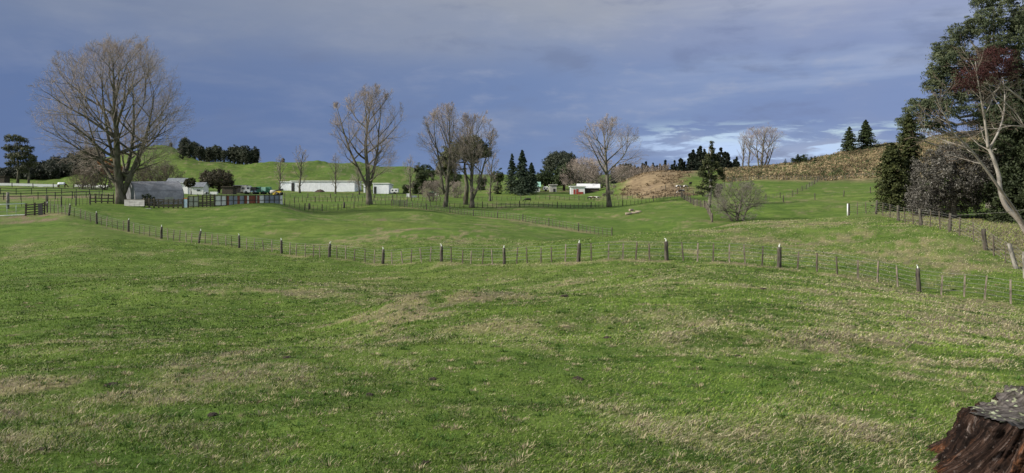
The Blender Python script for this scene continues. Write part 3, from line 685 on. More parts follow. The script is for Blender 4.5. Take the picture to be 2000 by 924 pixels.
# ------------------------------------------------------------------ fences
def resample(line, step):
    w2 = world_line(line); seg = np.hypot(*np.diff(w2, axis=0).T); s = np.concatenate([[0], np.cumsum(seg)])
    n = max(1, int(round(s[-1] / step))); t = np.linspace(0, s[-1], n + 1)
    return [Vector((float(np.interp(k, s, w2[:, 0])), float(np.interp(k, s, w2[:, 1])), 0)) for k in t]
def gz_(v): return float(H(v.x, v.y))
_post_cache = {}
def post_mesh(r, h, mat, seed=0, square=False):
    key = (r, h, mat.name, seed, square)
    if key not in _post_cache:
        random.seed(seed + 50); b_ = MB()
        if square: b_.box((0, 0, h / 2 - .12), (r * 2.2, r * 1.4, h + .24), taper=.9, jit=.006)
        else:
            n = 5; b_.tube([(random.uniform(-.012, .012), random.uniform(-.012, .012), -.25 + (h + .25) * i / n) for i in range(n + 1)], [r * (1.08 - .14 * i / n) for i in range(n + 1)], 9, wob=.07)
        _post_cache[key] = b_.me('post', mat, not square)
    return _post_cache[key]
def insul_mesh():
    if 'ins' not in _post_cache:
        b_ = MB(); b_.tube([(0, 0, -.04), (0, 0, .05), (.01, 0, .12)], [.030, .034, .020], 7)
        b_.tube([(0, 0, .12), (.035, 0, .16), (.09, .0, .155)], [.018, .018, .02], 6)
        _post_cache['ins'] = b_.me('insulator', M_insul, True)
    return _post_cache['ins']
def fence(label, pts, battens, ph=1.15, pr=.085, bh=.98, bw=.028, wires=(.25, .45, .65, .85, 1.02), caps=False, group=None, pm=None, bm=None, wr=.006, lean=.02, leans=None, name='wire_fence', cat='fence', heights=None, seed=1):
    """pts: post positions (world xy); battens: number between each pair of posts"""
    rd = random.Random(seed); pm = pm or [M_post]; bm = bm or [M_batten]
    o = thing(name, (pts[0].x, pts[0].y, gz_(pts[0])), 0, label, cat, group); org = o.location.copy(); tops = []; marks = []
    def tilt_loc(p, ax, ay, z): return Vector((p.x + ax * z, p.y + ay * z, gz_(p) + z)) - org
    for i, p in enumerate(pts):
        hgt = heights[i] if heights else ph * rd.uniform(.96, 1.05)
        c = link('post', post_mesh(pr, 1.0, pm[i % len(pm)], i % 4), o, Vector((p.x, p.y, gz_(p))) - org)
        lx, ly = rd.gauss(0, lean), rd.gauss(0, lean)
        if leans and i in leans: lx, ly = leans[i]
        c.rotation_euler = (-ly, lx, rd.random() * 6); c.scale = (rd.uniform(.9, 1.12),) * 2 + (hgt,)
        c.rotation_mode = 'XYZ'
        if caps:
            k = link('insulator', insul_mesh(), c); k.location = (0, 0, 1.0); k.scale = (1, 1, 1 / hgt); k.rotation_euler = (0, 0, rd.random() * 6)
        marks.append((p, hgt))
        if i < len(pts) - 1:
            nb = battens[i] if hasattr(battens, '__len__') else battens
            for j in range(nb):
                f = (j + 1 + rd.uniform(-.12, .12)) / (nb + 1); q = p.lerp(pts[i + 1], f)
                b_ = link('batten', post_mesh(bw, 1.0, bm[rd.randrange(len(bm))], 10 + rd.randrange(3), True), o, Vector((q.x, q.y, gz_(q))) - org)
                b_.rotation_euler = (rd.gauss(0, lean * 1.4), rd.gauss(0, lean * 2.2), rd.gauss(0, .3) + math.atan2(pts[i + 1].y - p.y, pts[i + 1].x - p.x)); hb = bh * rd.uniform(.88, 1.08); b_.scale = (1, 1, hb)
                marks.append((q, hb))
    if wires:
        wb_ = MB()
        for hz in wires:
            path = []
            for (p, _) in marks: path.append(Vector((p.x, p.y, gz_(p) + hz)) - org)
            wb_.tube(path, wr, 4, cap=False)
        wb_.obj('wires', M_wire, o)
    return o
def pv(line): return [Vector(((p[0] - PX0) / F * p[2], p[2], 0)) for p in line]

fm = pv(FENCE_MAIN)
fence('long post and batten wire fence across the middle, posts topped with white insulators', fm, [5, 4, 5, 5, 5, 5, 4, 5, 5, 5, 5, 5, 5, 6, 6, 5], ph=1.12, pr=.105, bh=1.0, bw=.036,
      heights=[1.15, 1.18, 1.18, 1.18, 1.14, 1.12, 1.10, 1.12, 1.08, 1.08, 1.05, 1.06, 1.10, 1.06, 1.05, 1.10, 1.1], caps=True, wr=.006, leans={5: (-.16, 0), 15: (.05, 0), 1: (.06, 0)}, lean=.025, bm=[M_batten, M_batten, M_battend])
fs = pv(FENCE_SIDE)
fence('boundary fence of tall weathered posts beside the rough grass under the trees', fs, [2, 2, 2, 2, 2, 2, 0, 2], ph=1.3, pr=.11, bh=1.22, bw=.04, pm=[M_post, M_post, M_post, M_post, M_post, M_post, M_postg, M_postg, M_post],
      heights=[1.3, 1.35, 1.3, 1.22, 1.25, 1.25, 1.35, 1.3, 1.3], leans={6: (.26, .05), 5: (.12, 0), 0: (0, 0)}, lean=.03, bm=[M_battend], wires=(.2, .4, .6, .8, 1.0, 1.15), wr=.0055)
p0 = pv([(1655.5, 0, 79.2)])[0]
o = MB().tube([(0, 0, -.2), (0, 0, 1.25)], [.065, .06], 9).obj('marker_post', M_white, None, True, (p0.x, p0.y, gz_(p0))); tag(o, 'white painted strainer post at the far end of the boundary fence', 'post')
fence('low batten fence running down the hollow behind the middle paddock', resample(FENCE_MID, 6.5), 7, ph=1.1, pr=.075, bh=.92, bw=.03, wires=(.3, .6, .9), wr=.008, bm=[M_battend], seed=3)
fence('batten fence behind the stock yards running to the second tall bare tree', resample([(556, 0, 119), (600, 0, 123), (660, 0, 130), (722, 0, 137.5), (765, 0, 137.5)], 4.0), 3, ph=1.15, pr=.08, bh=1.0, wires=(.3, .6, .9), wr=.009, bm=[M_battend], seed=4)
fence('batten fence in front of the tree row, leading right to the cattle hill', resample([(795, 0, 139), (880, 0, 143), (1000, 0, 147), (1100, 0, 148.5), (1190, 0, 153), (1270, 0, 157), (1330, 0, 161)], 7.6), 7, ph=1.2, pr=.09, bh=1.0, bw=.036, wires=(.3, .6, .9), wr=.009, bm=[M_battend], seed=5)
fence('close batten fence dropping into the gully below the dark gum tree', resample([(1331, 0, 160), (1345, 0, 150), (1362, 0, 140), (1378, 0, 131), (1384, 0, 118), (1391, 0, 105)], 4.0), 4, ph=1.25, pr=.1, bh=1.1, bw=.045, wires=(.3, .6, .9), wr=.009, bm=[M_batten, M_battend], seed=6)
fence('wire fence climbing the slope behind the dark gum tree', resample([(1333, 0, 162), (1360, 0, 168), (1400, 0, 182), (1445, 0, 196)], 5.5), 3, ph=1.15, pr=.08, wires=(.4, .9), wr=.01, bm=[M_battend], seed=7)
fence('fence of pale battens along the foot of the brown ferny hill', resample([(1430, 0, 199), (1500, 0, 196), (1600, 0, 198), (1712, 0, 200)], 7), 5, ph=1.2, pr=.09, bh=1.05, bw=.05, wires=(.4, .9), wr=.01, bm=[M_postg], pm=[M_post], seed=8)
fence('wire fence cutting diagonally up the green slope below the ferny hill', resample([(1496, 0, 141), (1546, 0, 150), (1575, 0, 168), (1600, 0, 197)], 6.5), 3, ph=1.15, pr=.08, wires=(.4, .9), wr=.01, bm=[M_battend, M_postg], seed=9)
fence('sparse line of posts on the green slope left of the conifer hedge', resample([(1530, 0, 136), (1610, 0, 142), (1700, 0, 150)], 9), 0, ph=1.2, pr=.09, wires=(.9,), wr=.01, seed=10)
fence('tiny fence on the skyline of the ferny hill', resample([(1600, 0, 264), (1660, 0, 269), (1760, 0, 277)], 6), 0, ph=1.3, pr=.1, wires=(1.0,), wr=.012, seed=11)
fence('far batten fence across the paddock in front of the white sheds', resample([(556, 0, 196), (640, 0, 199), (720, 0, 202), (800, 0, 204), (900, 0, 203)], 6), 3, ph=1.25, pr=.1, bh=1.05, bw=.04, wires=(.4, 1.0), wr=.012, bm=[M_battend], seed=12)
fence('near batten fence of the paddock behind the second tall bare tree', resample([(575, 0, 160), (650, 0, 164), (722, 0, 168), (800, 0, 166), (875, 0, 163)], 4.5), 4, ph=1.3, pr=.1, bh=1.1, bw=.045, wires=(.4, 1.0), wr=.012, bm=[M_battend], seed=13)
fence('far batten fence behind the twin bare trees, running right past the cattle', resample([(905, 0, 182), (1000, 0, 184), (1100, 0, 182), (1190, 0, 182), (1300, 0, 183)], 7), 5, ph=1.2, pr=.09, bh=1.0, bw=.04, wires=(.4, .9), wr=.012, bm=[M_battend], seed=14)
fence('batten fence joining the wooden hurdle to the yards on the left', resample([(92, 0, 99), (130, 0, 105), (176, 0, 112)], 4.2), 3, ph=1.5, pr=.09, bh=1.2, wires=(.3, .6, .9), wr=.008, bm=[M_batten, M_battend], seed=15)
fence('short batten fence behind the green gate', resample([(-60, 0, 104), (0, 0, 106), (90, 0, 109)], 4.5), 2, ph=1.5, pr=.11, bh=1.2, wires=(.3, .6, .9), wr=.008, bm=[M_battend], seed=16)
fence('far wire fence below the grazing horse on the left flat', resample([(-60, 0, 235), (60, 0, 238), (200, 0, 240), (250, 0, 238)], 6), 0, ph=1.5, pr=.12, wires=(.5, 1.2), wr=.015, seed=17)
fence('fence of closely set battens left of the biggest bare tree', resample([(146, 0, 165), (180, 0, 162), (222, 0, 160)], 3.6), 4, ph=1.4, pr=.08, bh=1.2, bw=.035, wires=(.4, 1.0), wr=.01, bm=[M_batten], seed=18)
fence('wire fence in front of the farm houses behind the yards', resample([(352, 0, 158), (420, 0, 162), (545, 0, 170)], 3.2), 0, ph=1.3, pr=.07, wires=(.4, .8, 1.2), wr=.014, seed=19)
fence('faint batten fence in the paddock left of the cedars', resample([(880, 0, 238), (960, 0, 236), (1060, 0, 234)], 5), 2, ph=1.3, pr=.08, wires=(.9,), wr=.012, bm=[M_battend], seed=20)

def rail_fence(label, pts, rails, ph=1.3, pw=.16, rh=.14, mat=None, name='rail_fence', railm=None, closed=None, seed=1, cat='fence', group=None, jit=.02):
    rd = random.Random(seed); o = thing(name, (pts[0].x, pts[0].y, gz_(pts[0])), 0, label, cat, group); org = o.location.copy(); mat = mat or M_rail
    for p in pts:
        c = MB().box((0, 0, ph / 2 - .1), (pw, pw, ph + .2), jit=.01).obj('post', mat, o, False, Vector((p.x, p.y, gz_(p))) - org); c.rotation_euler = (rd.gauss(0, jit), rd.gauss(0, jit), rd.random())
    for a, b_ in zip(pts[:-1], pts[1:]):
        L = (b_ - a).length; mid = (a + b_) / 2; ang = math.atan2(b_.y - a.y, b_.x - a.x); off = Vector((math.sin(ang), -math.cos(ang), 0)) * (pw / 2 + .025)
        za, zb = gz_(a), gz_(b_)
        for hz in rails:
            q = mid + off; c = MB().box((0, 0, 0), (L + .08, .045, rh), jit=.008).obj('rail', railm or mat, o, False, Vector((q.x, q.y, (za + zb) / 2 + hz + rd.uniform(-1, 1) * jit)) - org)
            c.rotation_euler = (0, -math.atan2(zb - za, L) + rd.gauss(0, jit * .6), ang)
    return o
rail_fence('dark post and rail fence along the brown track, nearer of two', resample([(-60, 0, 150), (60, 0, 152), (145, 0, 154), (175, 0, 155)], 3.0), (.75, 1.35), ph=1.5, pw=.12, rh=.12, mat=M_black)
rail_fence('dark post and rail fence on the left flat, farther of two', resample([(-60, 0, 185), (60, 0, 187), (145, 0, 188), (200, 0, 187)], 3.4), (.9, 1.5), ph=1.6, pw=.13, rh=.13, mat=M_black)
def low_wall(label, a, b_, h, mat, name='white_board_fence', th_=.06, cat='fence'):
    pa, pb = pv([(a[0], 0, a[1])])[0], pv([(b_[0], 0, b_[1])])[0]; o = thing(name, (pa.x, pa.y, gz_(pa)), 0, label, cat); org = o.location.copy()
    n = max(2, int((pb - pa).length / 3.0)); pts = [pa.lerp(pb, i / n) for i in range(n + 1)]
    for p in pts: MB().box((0, 0, h / 2), (.12, .12, h * 1.05 + .2)).obj('post', M_post, o, False, Vector((p.x, p.y + .1, gz_(p))) - org)
    for p, q in zip(pts[:-1], pts[1:]):
        ang = math.atan2(q.y - p.y, q.x - p.x); m_ = (p + q) / 2
        c = MB().box((0, 0, h * .55), ((q - p).length - .02, th_, h * .72)).obj('board', mat, o, False, Vector((m_.x, m_.y - .03, gz_(m_))) - org); c.rotation_euler = (0, -math.atan2(gz_(q) - gz_(p), (q - p).length), ang)
    return o
low_wall('long white board rail of the track left of the grazing horse', (-60, 252), (112, 254), 1.15, M_white)
low_wall('white board rail of the track between the horse and the biggest bare tree', (146, 252), (212, 250), 1.15, M_white)

# ------------------------------------------------------------------ stock yards in front of the hut
YD = 117.0
def yard(px0, px1, d0, d1, label, rails, ph, n, mat=None, seed=3):
    return rail_fence(label, resample([(px0, 0, d0), (px1, 0, d1)], (px1 - px0) / F * d0 / n), rails, ph=ph, pw=.17, rh=.15, mat=mat, name='yard_rails', seed=seed, jit=.03, cat='rails')
yard(175, 222, 116, 117, 'five bay wooden yard rails left of the biggest bare tree', (.3, .75, 1.25), 1.45, 5)
yard(282, 357, 113.5, 114.5, 'sagging wooden yard rails in front of the iron hut', (.3, .62, .95, 1.25), 1.4, 8, seed=5)
yard(388, 419, 116, 116.5, 'stack-like wooden yard rails between the pale and the rusty sheet panels', (.2, .5, .8, 1.1, 1.4, 1.65), 1.85, 4, seed=6)
def sheets(px0, d0, px1, d1, label, mats, h=1.75, name='sheet_panel_fence', cols=None):
    pa, pb = pv([(px0, 0, d0)])[0], pv([(px1, 0, d1)])[0]; L = (pb - pa).length; n = len(mats); o = thing(name, (pa.x, pa.y, min(gz_(pa), gz_(pb))), math.atan2(pb.y - pa.y, pb.x - pa.x), label, 'panel fence')
    ws = cols or [1] * n; tot = sum(ws); x = 0
    for i, (m_, ww) in enumerate(zip(mats, ws)):
        wx = L * ww / tot
        MB().box((0, 0, 0), (wx - .01, .02, h * .84)).obj('sheet', m_, o, False, (x + wx / 2, 0, h * .53)); x += wx
        if ww >= 1: MB().box((0, 0, h / 2), (.10, .12, h + .1)).obj('post', M_post, o, False, (x, -.08, 0))
    MB().box((0, 0, h / 2), (.12, .12, h + .1)).obj('post', M_post, o, False, (0, -.08, 0))
    for hz in (.10, .52, .97): MB().box((L / 2, 0, 0), (L, .05, .07)).obj('rail', M_post, o, False, (0, -.05, h * hz))
    return o
sheets(368, 115.5, 388, 115.7, 'two mossy cream sheet panels beside the light blue door', [M_sheetc, M_sheetc])
sheets(420, 116, 552, 120, 'row of white, rust red and grey iron sheet panels ending the yards',
       [M_sheetw, M_sheetw, M_rust, M_sheetb, M_sheetb, M_rust, M_sheetb, M_rust, M_sheetw, M_rust, M_rust, M_sheetc, M_rust, M_sheetw, M_sheetb, M_sheetb, M_sheetb, M_sheetw],
       h=1.72, cols=[1.4, 1.2, .6, 1.0, .9, .6, 1, .7, .4, .6, 1.0, .35, .6, 1.1, 1.2, 1.2, 1.2, .8])
p = at(362.5, 115.2); o = thing('yard_door', p, .02, 'light blue yard door left of the mossy cream panels', 'door')
MB().box((0, 0, .68), (.52, .05, 1.25)).obj('panel', M_blue, o); MB().box((0, 0, 1.43), (.62, .07, .10)).obj('lintel', M_orange, o); MB().box((-.31, 0, .75), (.09, .1, 1.6)).obj('frame', M_post, o); MB().box((.31, 0, .75), (.09, .1, 1.6)).obj('frame', M_post, o)
p = at(243, 113.5); q = at(282, 113.0); o = thing('low_wall', p, math.atan2(q.y - p.y, q.x - p.x), 'low grey weathered board wall at the left front of the iron hut', 'wall')
L = (q - p).length
for i in range(4): MB().box((L * (i + .5) / 4, 0, .42), (L / 4 - .015, .06, .95), jit=.012).obj('panel', M_board, o)
MB().box((L / 2, 0, .93), (L, .10, .05)).obj('capping', M_rail, o)

# the round-roofed iron hut
M_hutend = iron('sun_dimmed_end_iron', (.12, .12, .13), (.22, .22, .24), period=.16)  # hut iron darkened in colour to offset strong sun on the end walls
hutp = at(299, 121.0); hut = thing('iron_hut', hutp, R(43), 'round roofed corrugated iron hut behind the wooden yard rails', 'hut'); hut.location.z -= .1
def prof(k): # upright lower sides running into a round arch
    pts = [(-3.35, 0), (-3.33, .55), (-3.28, 1.05)]
    for i in range(1, 16): a = math.pi * (1 - i / 16); pts.append((3.28 * math.cos(a), 1.05 + 2.6 * math.sin(a)))
    pts += [(3.28, 1.05), (3.33, .55), (3.35, 0)]; return pts
PR = prof(0); Lh = 7.2
def hut_strip(ids, name, mat):
    b_ = MB(); ids = list(ids)
    for i in ids + [ids[-1] + 1]: b_.v += [(-Lh / 2, PR[i][0], PR[i][1]), (Lh / 2, PR[i][0], PR[i][1])]
    for k in range(len(ids)): b_.f.append((2 * k, 2 * k + 1, 2 * k + 3, 2 * k + 2)); b_.m.append(0)
    return b_.obj(name, mat, hut, True)
hut_strip(range(5, len(PR) - 6), 'roof', M_hut); hut_strip(range(5), 'wall', M_hut); hut_strip(range(len(PR) - 6, len(PR) - 1), 'wall', M_hut)
for sx in (-1, 1): MB().poly([(sx * Lh / 2 * .998, y, z) for y, z in PR]).obj('end_wall', M_hutend, hut)
MB().box((0, -3.0, 2.20), (Lh + .04, .03, .04)).obj('sheet_lap', M_roofg, hut)
for ex in (-1, 1):
    b_ = MB(); b_.tube([(ex * (Lh / 2 + .02), y * 1.005, z * 1.005) for y, z in PR], .05, 5); b_.obj('edge_trim', M_roofg, hut)
MB().box((1.35, -3.36, .80), (1.3, .06, .75)).obj('window_sheet', M_sheetc, hut).rotation_euler = (-.0, 0, 0)
MB().box((-1.9, -3.33, .8), (.35, .05, .3)).obj('hatch', M_black, hut)
# creeper on the hut
lb = [(0, 0, .7, 1.0, .35, .8), (-.5, 0, 1.5, .5, .3, .7), (.9, 0, .4, 1.3, .4, .4)]
C_, N_, S_, K_ = blob_cloud(lb, 60, 22, .22, .13, *G_DK)
creeper = link('leaves', leaf_mesh('creeper', C_, N_, S_, K_)); creeper.name = 'creeper'; creeper.location = at(291, 116.6); tag(creeper, 'dark green creeper climbing the middle of the iron hut wall', 'creeper')
p = at(290, 112); o = MB().box((0, 0, .03), (.9, .35, .05), jit=.02).obj('plank', M_board, None, False, p); tag(o, 'pale plank lying on the grass before the hut yards', 'plank')
# gate and hurdle on the left
def gate(px0, d0, px1, d1, h, label, mat, name='farm_gate', bars=2, stays=4, r=.03):
    p = at(px0, d0); q = at(px1, d1); L = (q.xy - p.xy).length; o = thing(name, p, math.atan2(q.y - p.y, q.x - p.x), label, 'gate')
    f_ = MB().tube([(0, 0, .15), (L, 0, .15 + q.z - p.z), (L, 0, h + q.z - p.z), (0, 0, h), (0, 0, .15)], r, 6); f_.obj('frame', mat, o, True)
    for i in range(bars): z = .15 + (h - .15) * (i + 1) / (bars + 1); MB().tube([(0, 0, z), (L, 0, z + q.z - p.z)], r * .4, 5).obj('bar', M_wire, o, True)
    for i in range(stays): x = L * (i + 1) / (stays + 1); MB().tube([(x, 0, .15), (x, 0, h)], r * .5, 5).obj('stay', mat, o, True)
    return o
gate(-40, 86, 49, 87, 1.45, 'pale green steel gate at the left edge', M_galv, r=.05)
rail_fence('dark wooden hurdle of five rails beside the green gate', pv([(50, 0, 87), (68, 0, 87.3), (87, 0, 87.7)]), (.15, .42, .7, .97, 1.25), ph=1.45, pw=.15, rh=.12, mat=M_battend, name='wooden_hurdle', seed=8, cat='hurdle')
p = at(79, 87.0); o = MB().box((0, 0, .65), (.5, .08, 1.35), jit=.02).obj('dark_board', M_black, None, False, p); tag(o, 'dark upright board leaning on the right end of the wooden hurdle', 'board')
rail_fence('grey slatted wooden gate in the fence right of the second bare tree', pv([(768, 0, 137.4), (781, 0, 137.6), (795, 0, 137.8)]), (.2, .42, .64, .86, 1.08), ph=1.2, pw=.12, rh=.1, mat=M_postg, name='slatted_gate', seed=9, cat='gate')
for px, d, hh_, lab in ((15, 100, 2.2, 'thick grey post standing behind the green gate'), (604, 127, 1.0, 'stub post near the fence right of the yards'), (672, 134, 1.05, 'short thick post beside the second tall bare tree')):
    p = at(px, d); o = MB().tube([(0, 0, -.2), (.02, 0, hh_ * .5), (0, .02, hh_)], [.2, .19, .18], 8, wob=.05).obj('strainer_post', M_postg if px == 15 else M_post, None, True, p); tag(o, lab, 'post')

# ------------------------------------------------------------------ buildings of the far farms
def building(name, label, px, d, W, D_, He, Hr, wall, roof, rz=0, doors=(), windows=(), style='gable', cat='shed', over=.3, back=True):
    p = at(px, d); o = thing(name, p, rz, label, cat); o.location.z -= .15
    b_ = MB(); x, y = W / 2, D_ / 2
    if style == 'gable':    # ridge along x
        prof_ = [(-y, 0), (-y, He), (0, Hr), (y, He), (y, 0)]
        for i in (0, 3): b_.poly([(-x, prof_[i][0], prof_[i][1]), (x, prof_[i][0], prof_[i][1]), (x, prof_[i + 1][0], prof_[i + 1][1]), (-x, prof_[i + 1][0], prof_[i + 1][1])])
        for sx in (-x, x): b_.poly([(sx, yy, zz_) for yy, zz_ in prof_])
        b_.obj('wall', wall, o)
        r_ = MB(); k = over * (Hr - He) / y; th_ = .1
        for s_ in (-1, 1):
            a0, a1, a2, a3 = (-x - over, s_ * (y + over), He - k + .04), (x + over, s_ * (y + over), He - k + .04), (x + over, 0, Hr + .04), (-x - over, 0, Hr + .04)
            up_ = lambda q_: (q_[0], q_[1], q_[2] + th_)
            for f_ in ((a0, a1, a2, a3), tuple(map(up_, (a0, a1, a2, a3))), (a0, a1, up_(a1), up_(a0)), (a1, a2, up_(a2), up_(a1)), (a3, a0, up_(a0), up_(a3))): r_.poly(f_)
        r_.obj('roof', roof, o)
    else:                   # mono pitch or flat: Hr front, He back
        for a, c in (((-x, -y, Hr), (x, -y, Hr)), ((x, -y, Hr), (x, y, He)), ((x, y, He), (-x, y, He)), ((-x, y, He), (-x, -y, Hr))):
            b_.poly([(a[0], a[1], 0), (c[0], c[1], 0), c, a])
        b_.obj('wall', wall, o)
        r_ = MB(); sl_ = (He - Hr) / D_; P4 = [(-x - over, -y - over, Hr - sl_ * over + .03), (x + over, -y - over, Hr - sl_ * over + .03), (x + over, y + over, He + sl_ * over + .03), (-x - over, y + over, He + sl_ * over + .03)]
        Q4 = [(a, b2, c + .22) for a, b2, c in P4]; r_.poly(P4); r_.poly(Q4)
        for i in range(4): j = (i + 1) % 4; r_.poly([P4[i], P4[j], Q4[j], Q4[i]])
        r_.obj('roof', roof, o)
    for dx, dw, dh, dm in doors: MB().box((dx, -y - .03, dh / 2), (dw, .08, dh)).obj('door', dm, o)
    for dx, dz, dw, dh in windows:
        f_ = MB().box((dx, -y - .02, dz), (dw + .14, .06, dh + .14)).obj('window', M_white, o); MB().box((dx, -y - .06, dz), (dw, .03, dh)).obj('pane', M_glass, f_)
    return o
building('long_shed', 'long white clad farm shed with a dark heap in front', 638, 262, 22.0, 9, 3.2, 3.5, M_shed, M_shedroof, style='mono', rz=R(-3.5), doors=[(-10.3, 1.0, 3.0, M_black)], windows=[])
building('low_shed', 'shorter white shed joining the left end of the long shed', 564.5, 266, 4.6, 5, 2.8, 3.0, M_shed, M_shedroof, style='mono', doors=[(-1.6, .5, .7, M_black)])
building('white_shed', 'small white shed with a dark doorway right of the second bare tree', 748, 248, 5.2, 5, 2.6, 3.2, M_shed, M_shedroof, style='mono', rz=R(-6), doors=[(-1.9, .75, 2.3, M_black)])
building('small_outhouse', 'narrow white outhouse showing left of the second bare tree trunk', 716, 252, 1.5, 3, 2.6, 2.8, M_shed, M_shedroof, style='mono', doors=[(.2, .7, 2.1, M_black)])
building('farm_cottage', 'small white gabled cottage behind the round dark bush', 361, 205, 3.4, 3.0, 2.0, 3.2, M_white, M_white, rz=R(90), windows=[(.0, 1.3, .6, .7)], cat='house', doors=[(.9, .6, 1.6, M_black)])
building('grey_roof_house', 'grey roofed house showing above the iron hut', 349, 222, 5.4, 5, 2.6, 4.2, M_sheetb, M_roofg, cat='house', windows=[(1.5, 1.4, .8, .8)])
building('white_outbuilding', 'white outbuilding with a grey gable roof right of the round dark bush', 389, 200, 3.5, 4, 2.2, 3.2, M_white, M_roofg, windows=[(.5, 1.3, .9, .35)], rz=R(3))
building('open_dark_shed', 'low dark shed behind the large brown-green tree', 448, 214, 3.0, 3, 1.8, 2.2, M_dark, M_dark, style='mono')
building('machine_shed', 'low brown roofed machine shed left of the white truck', 472, 236, 4.4, 4, 1.9, 2.4, M_dark, M_roofg, style='mono', doors=[(0, 1.3, 1.7, M_black)])
building('green_roof_cottage', 'cottage with a pale mint roof beside the cedars', 1043, 226, 3.4, 4, 1.7, 2.9, M_white, M_mint, cat='house', windows=[(.9, 1.0, .5, .6)])
building('red_and_white_barn', 'red and white farm barn below the big dark trees', 1127, 214, 4.0, 4, 1.9, 2.2, M_white, M_shedroof, style='mono', doors=[(-.9, .55, 1.5, M_red), (-.1, .6, 1.6, M_red), (.9, 1.3, .8, M_red)])
building('long_low_roof', 'long white low roof running right from the red and white barn', 1149, 219, 6.2, 5, 2.4, 1.5, M_dark, M_shedroof, style='mono', rz=R(-6))
building('hay_shelter', 'small dark shelter at the far left edge behind the track', 6, 262, 2.8, 3, 3.0, 3.2, M_dark, M_dark, style='mono')
building('green_shelter', 'low green shelter with open front in the far paddock', 843, 224, 2.2, 1.4, .8, 1.1, M_black, M_green, style='mono')
building('white_block_house', 'small white block building left of the red and white barn', 1080, 224, 2.0, 2.4, 1.9, 2.1, M_conc, M_conc, style='mono', doors=[(.3, .6, 1.1, M_black)])
def wheels(o, xs, r, yy, w_=.22):
    for x_ in xs:
        for s_ in (-1, 1): MB().tube([(x_, s_ * yy - w_ / 2, r), (x_, s_ * yy + w_ / 2, r)], r, 12).obj('wheel', M_black, o, True)
def caravan(px, d, rz, W, Hh, label, mat, name='caravan'):
    p = at(px, d); o = thing(name, p, rz, label, 'caravan'); b_ = MB(); x = W / 2
    P_ = [(-x, .5), (x, .5), (x, Hh * .8), (x - .25, Hh), (-x + .2, Hh), (-x, Hh * .75)]
    for yy in (-1, 1): b_.poly([(a, yy, z) for a, z in P_])
    for i in range(6): a, c = P_[i], P_[(i + 1) % 6]; b_.poly([(a[0], -1, a[1]), (c[0], -1, c[1]), (c[0], 1, c[1]), (a[0], 1, a[1])])
    b_.obj('body', mat, o); wheels(o, [0], .35, .95)
    for wx in (-W * .25, W * .22): MB().box((wx, -1.01, Hh * .66), (W * .2, .03, .45)).obj('window', M_glass, o)
    MB().tube([(-x, 0, .5), (-x - .8, 0, .5)], .05, 6).obj('drawbar', M_black, o); return o
caravan(771, 246, 0, 2.4, 1.7, 'low white caravan at the right end of the small white shed', M_white)
caravan(481, 232, 0, 2.7, 2.3, 'pale grey caravan beside the brown roofed machine shed', M_conc)
caravan(1066, 226, 0, 1.6, 1.5, 'tiny white caravan between the cottage and the white block building', M_white)
def truck(px, d, rz, label, cabm, trim, name='truck', L=3.0, box=None):
    p = at(px, d); o = thing(name, p, rz, label, 'truck')
    b_ = MB(); prof_ = [(-L / 2, .5), (-L / 2, 1.2), (-L / 2 + .5, 1.35), (-L / 2 + .8, 2.2), (-L / 2 + 1.9, 2.25), (-L / 2 + 1.95, .5)]
    for yy in (-.95, .95): b_.poly([(a, yy, z) for a, z in prof_])
    for i in range(6): a, c = prof_[i], prof_[(i + 1) % 6]; b_.poly([(a[0], -.95, a[1]), (c[0], -.95, c[1]), (c[0], .95, c[1]), (a[0], .95, a[1])])
    b_.obj('cab', cabm, o); MB().box((-L / 2 + 1.35, -.97, 1.75), (.8, .03, .5)).obj('window', M_glass, o)
    MB().box((L / 4 + .3, 0, .75), (L - 1.9, 1.8, .35)).obj('deck', trim, o)
    if box: MB().box((L / 4 + .3, 0, 1.5), (L - 2.0, 1.7, 1.1)).obj('load_box', box, o)
    wheels(o, [-L / 2 + .7, L / 2 - .4], .45, .85); return o
truck(489, 225, 0, 'white and pale blue truck left of the green machines', M_white, M_blue, L=3.4, box=M_black)
truck(508, 226, R(0), 'green farm truck, left of two green machines', M_green, M_green, L=3.4, box=M_mint)
truck(522, 227, R(180), 'green farm truck with a pale roof, right of two green machines', M_green, M_black, L=3.4, box=M_mint)
def tank(px, d, r, L, label, mat, name='tank', cat='tank', rz=0):
    p = at(px, d); o = thing(name, p, rz, label, cat)
    MB().tube([(-L / 2, 0, r + .25), (-L / 2 + .1, 0, r + .25), (L / 2 - .1, 0, r + .25), (L / 2, 0, r + .25)], [r * .7, r, r, r * .7], 14).obj('drum', mat, o, True)
    for s_ in (-.3, .3): MB().box((s_ * L, 0, .15), (.15, r * 1.4, .3)).obj('cradle', M_dark, o)
    return o
tank(533, 222, .55, 1.5, 'cream drum tank between the green machines and the yellow loader', M_conc)
tank(540, 224, .6, .9, 'dark drum tank beside the yellow loader', M_dark)
p = at(546, 221); o = thing('loader', p, 0, 'small yellow loader left of the white low shed', 'loader')
MB().box((0, 0, .8), (1.1, 1.1, .7), taper=.85).obj('body', M_yellow, o); MB().box((.1, 0, 1.45), (.7, .9, .7), taper=.9).obj('cab', M_black, o); wheels(o, [-.4, .5], .4, .6); MB().tube([(-.4, 0, 1.0), (-1.2, 0, .9), (-1.5, 0, .35)], .08, 6).obj('arm', M_yellow, o); MB().box((-1.6, 0, .3), (.4, 1.1, .4)).obj('bucket', M_yellow, o)
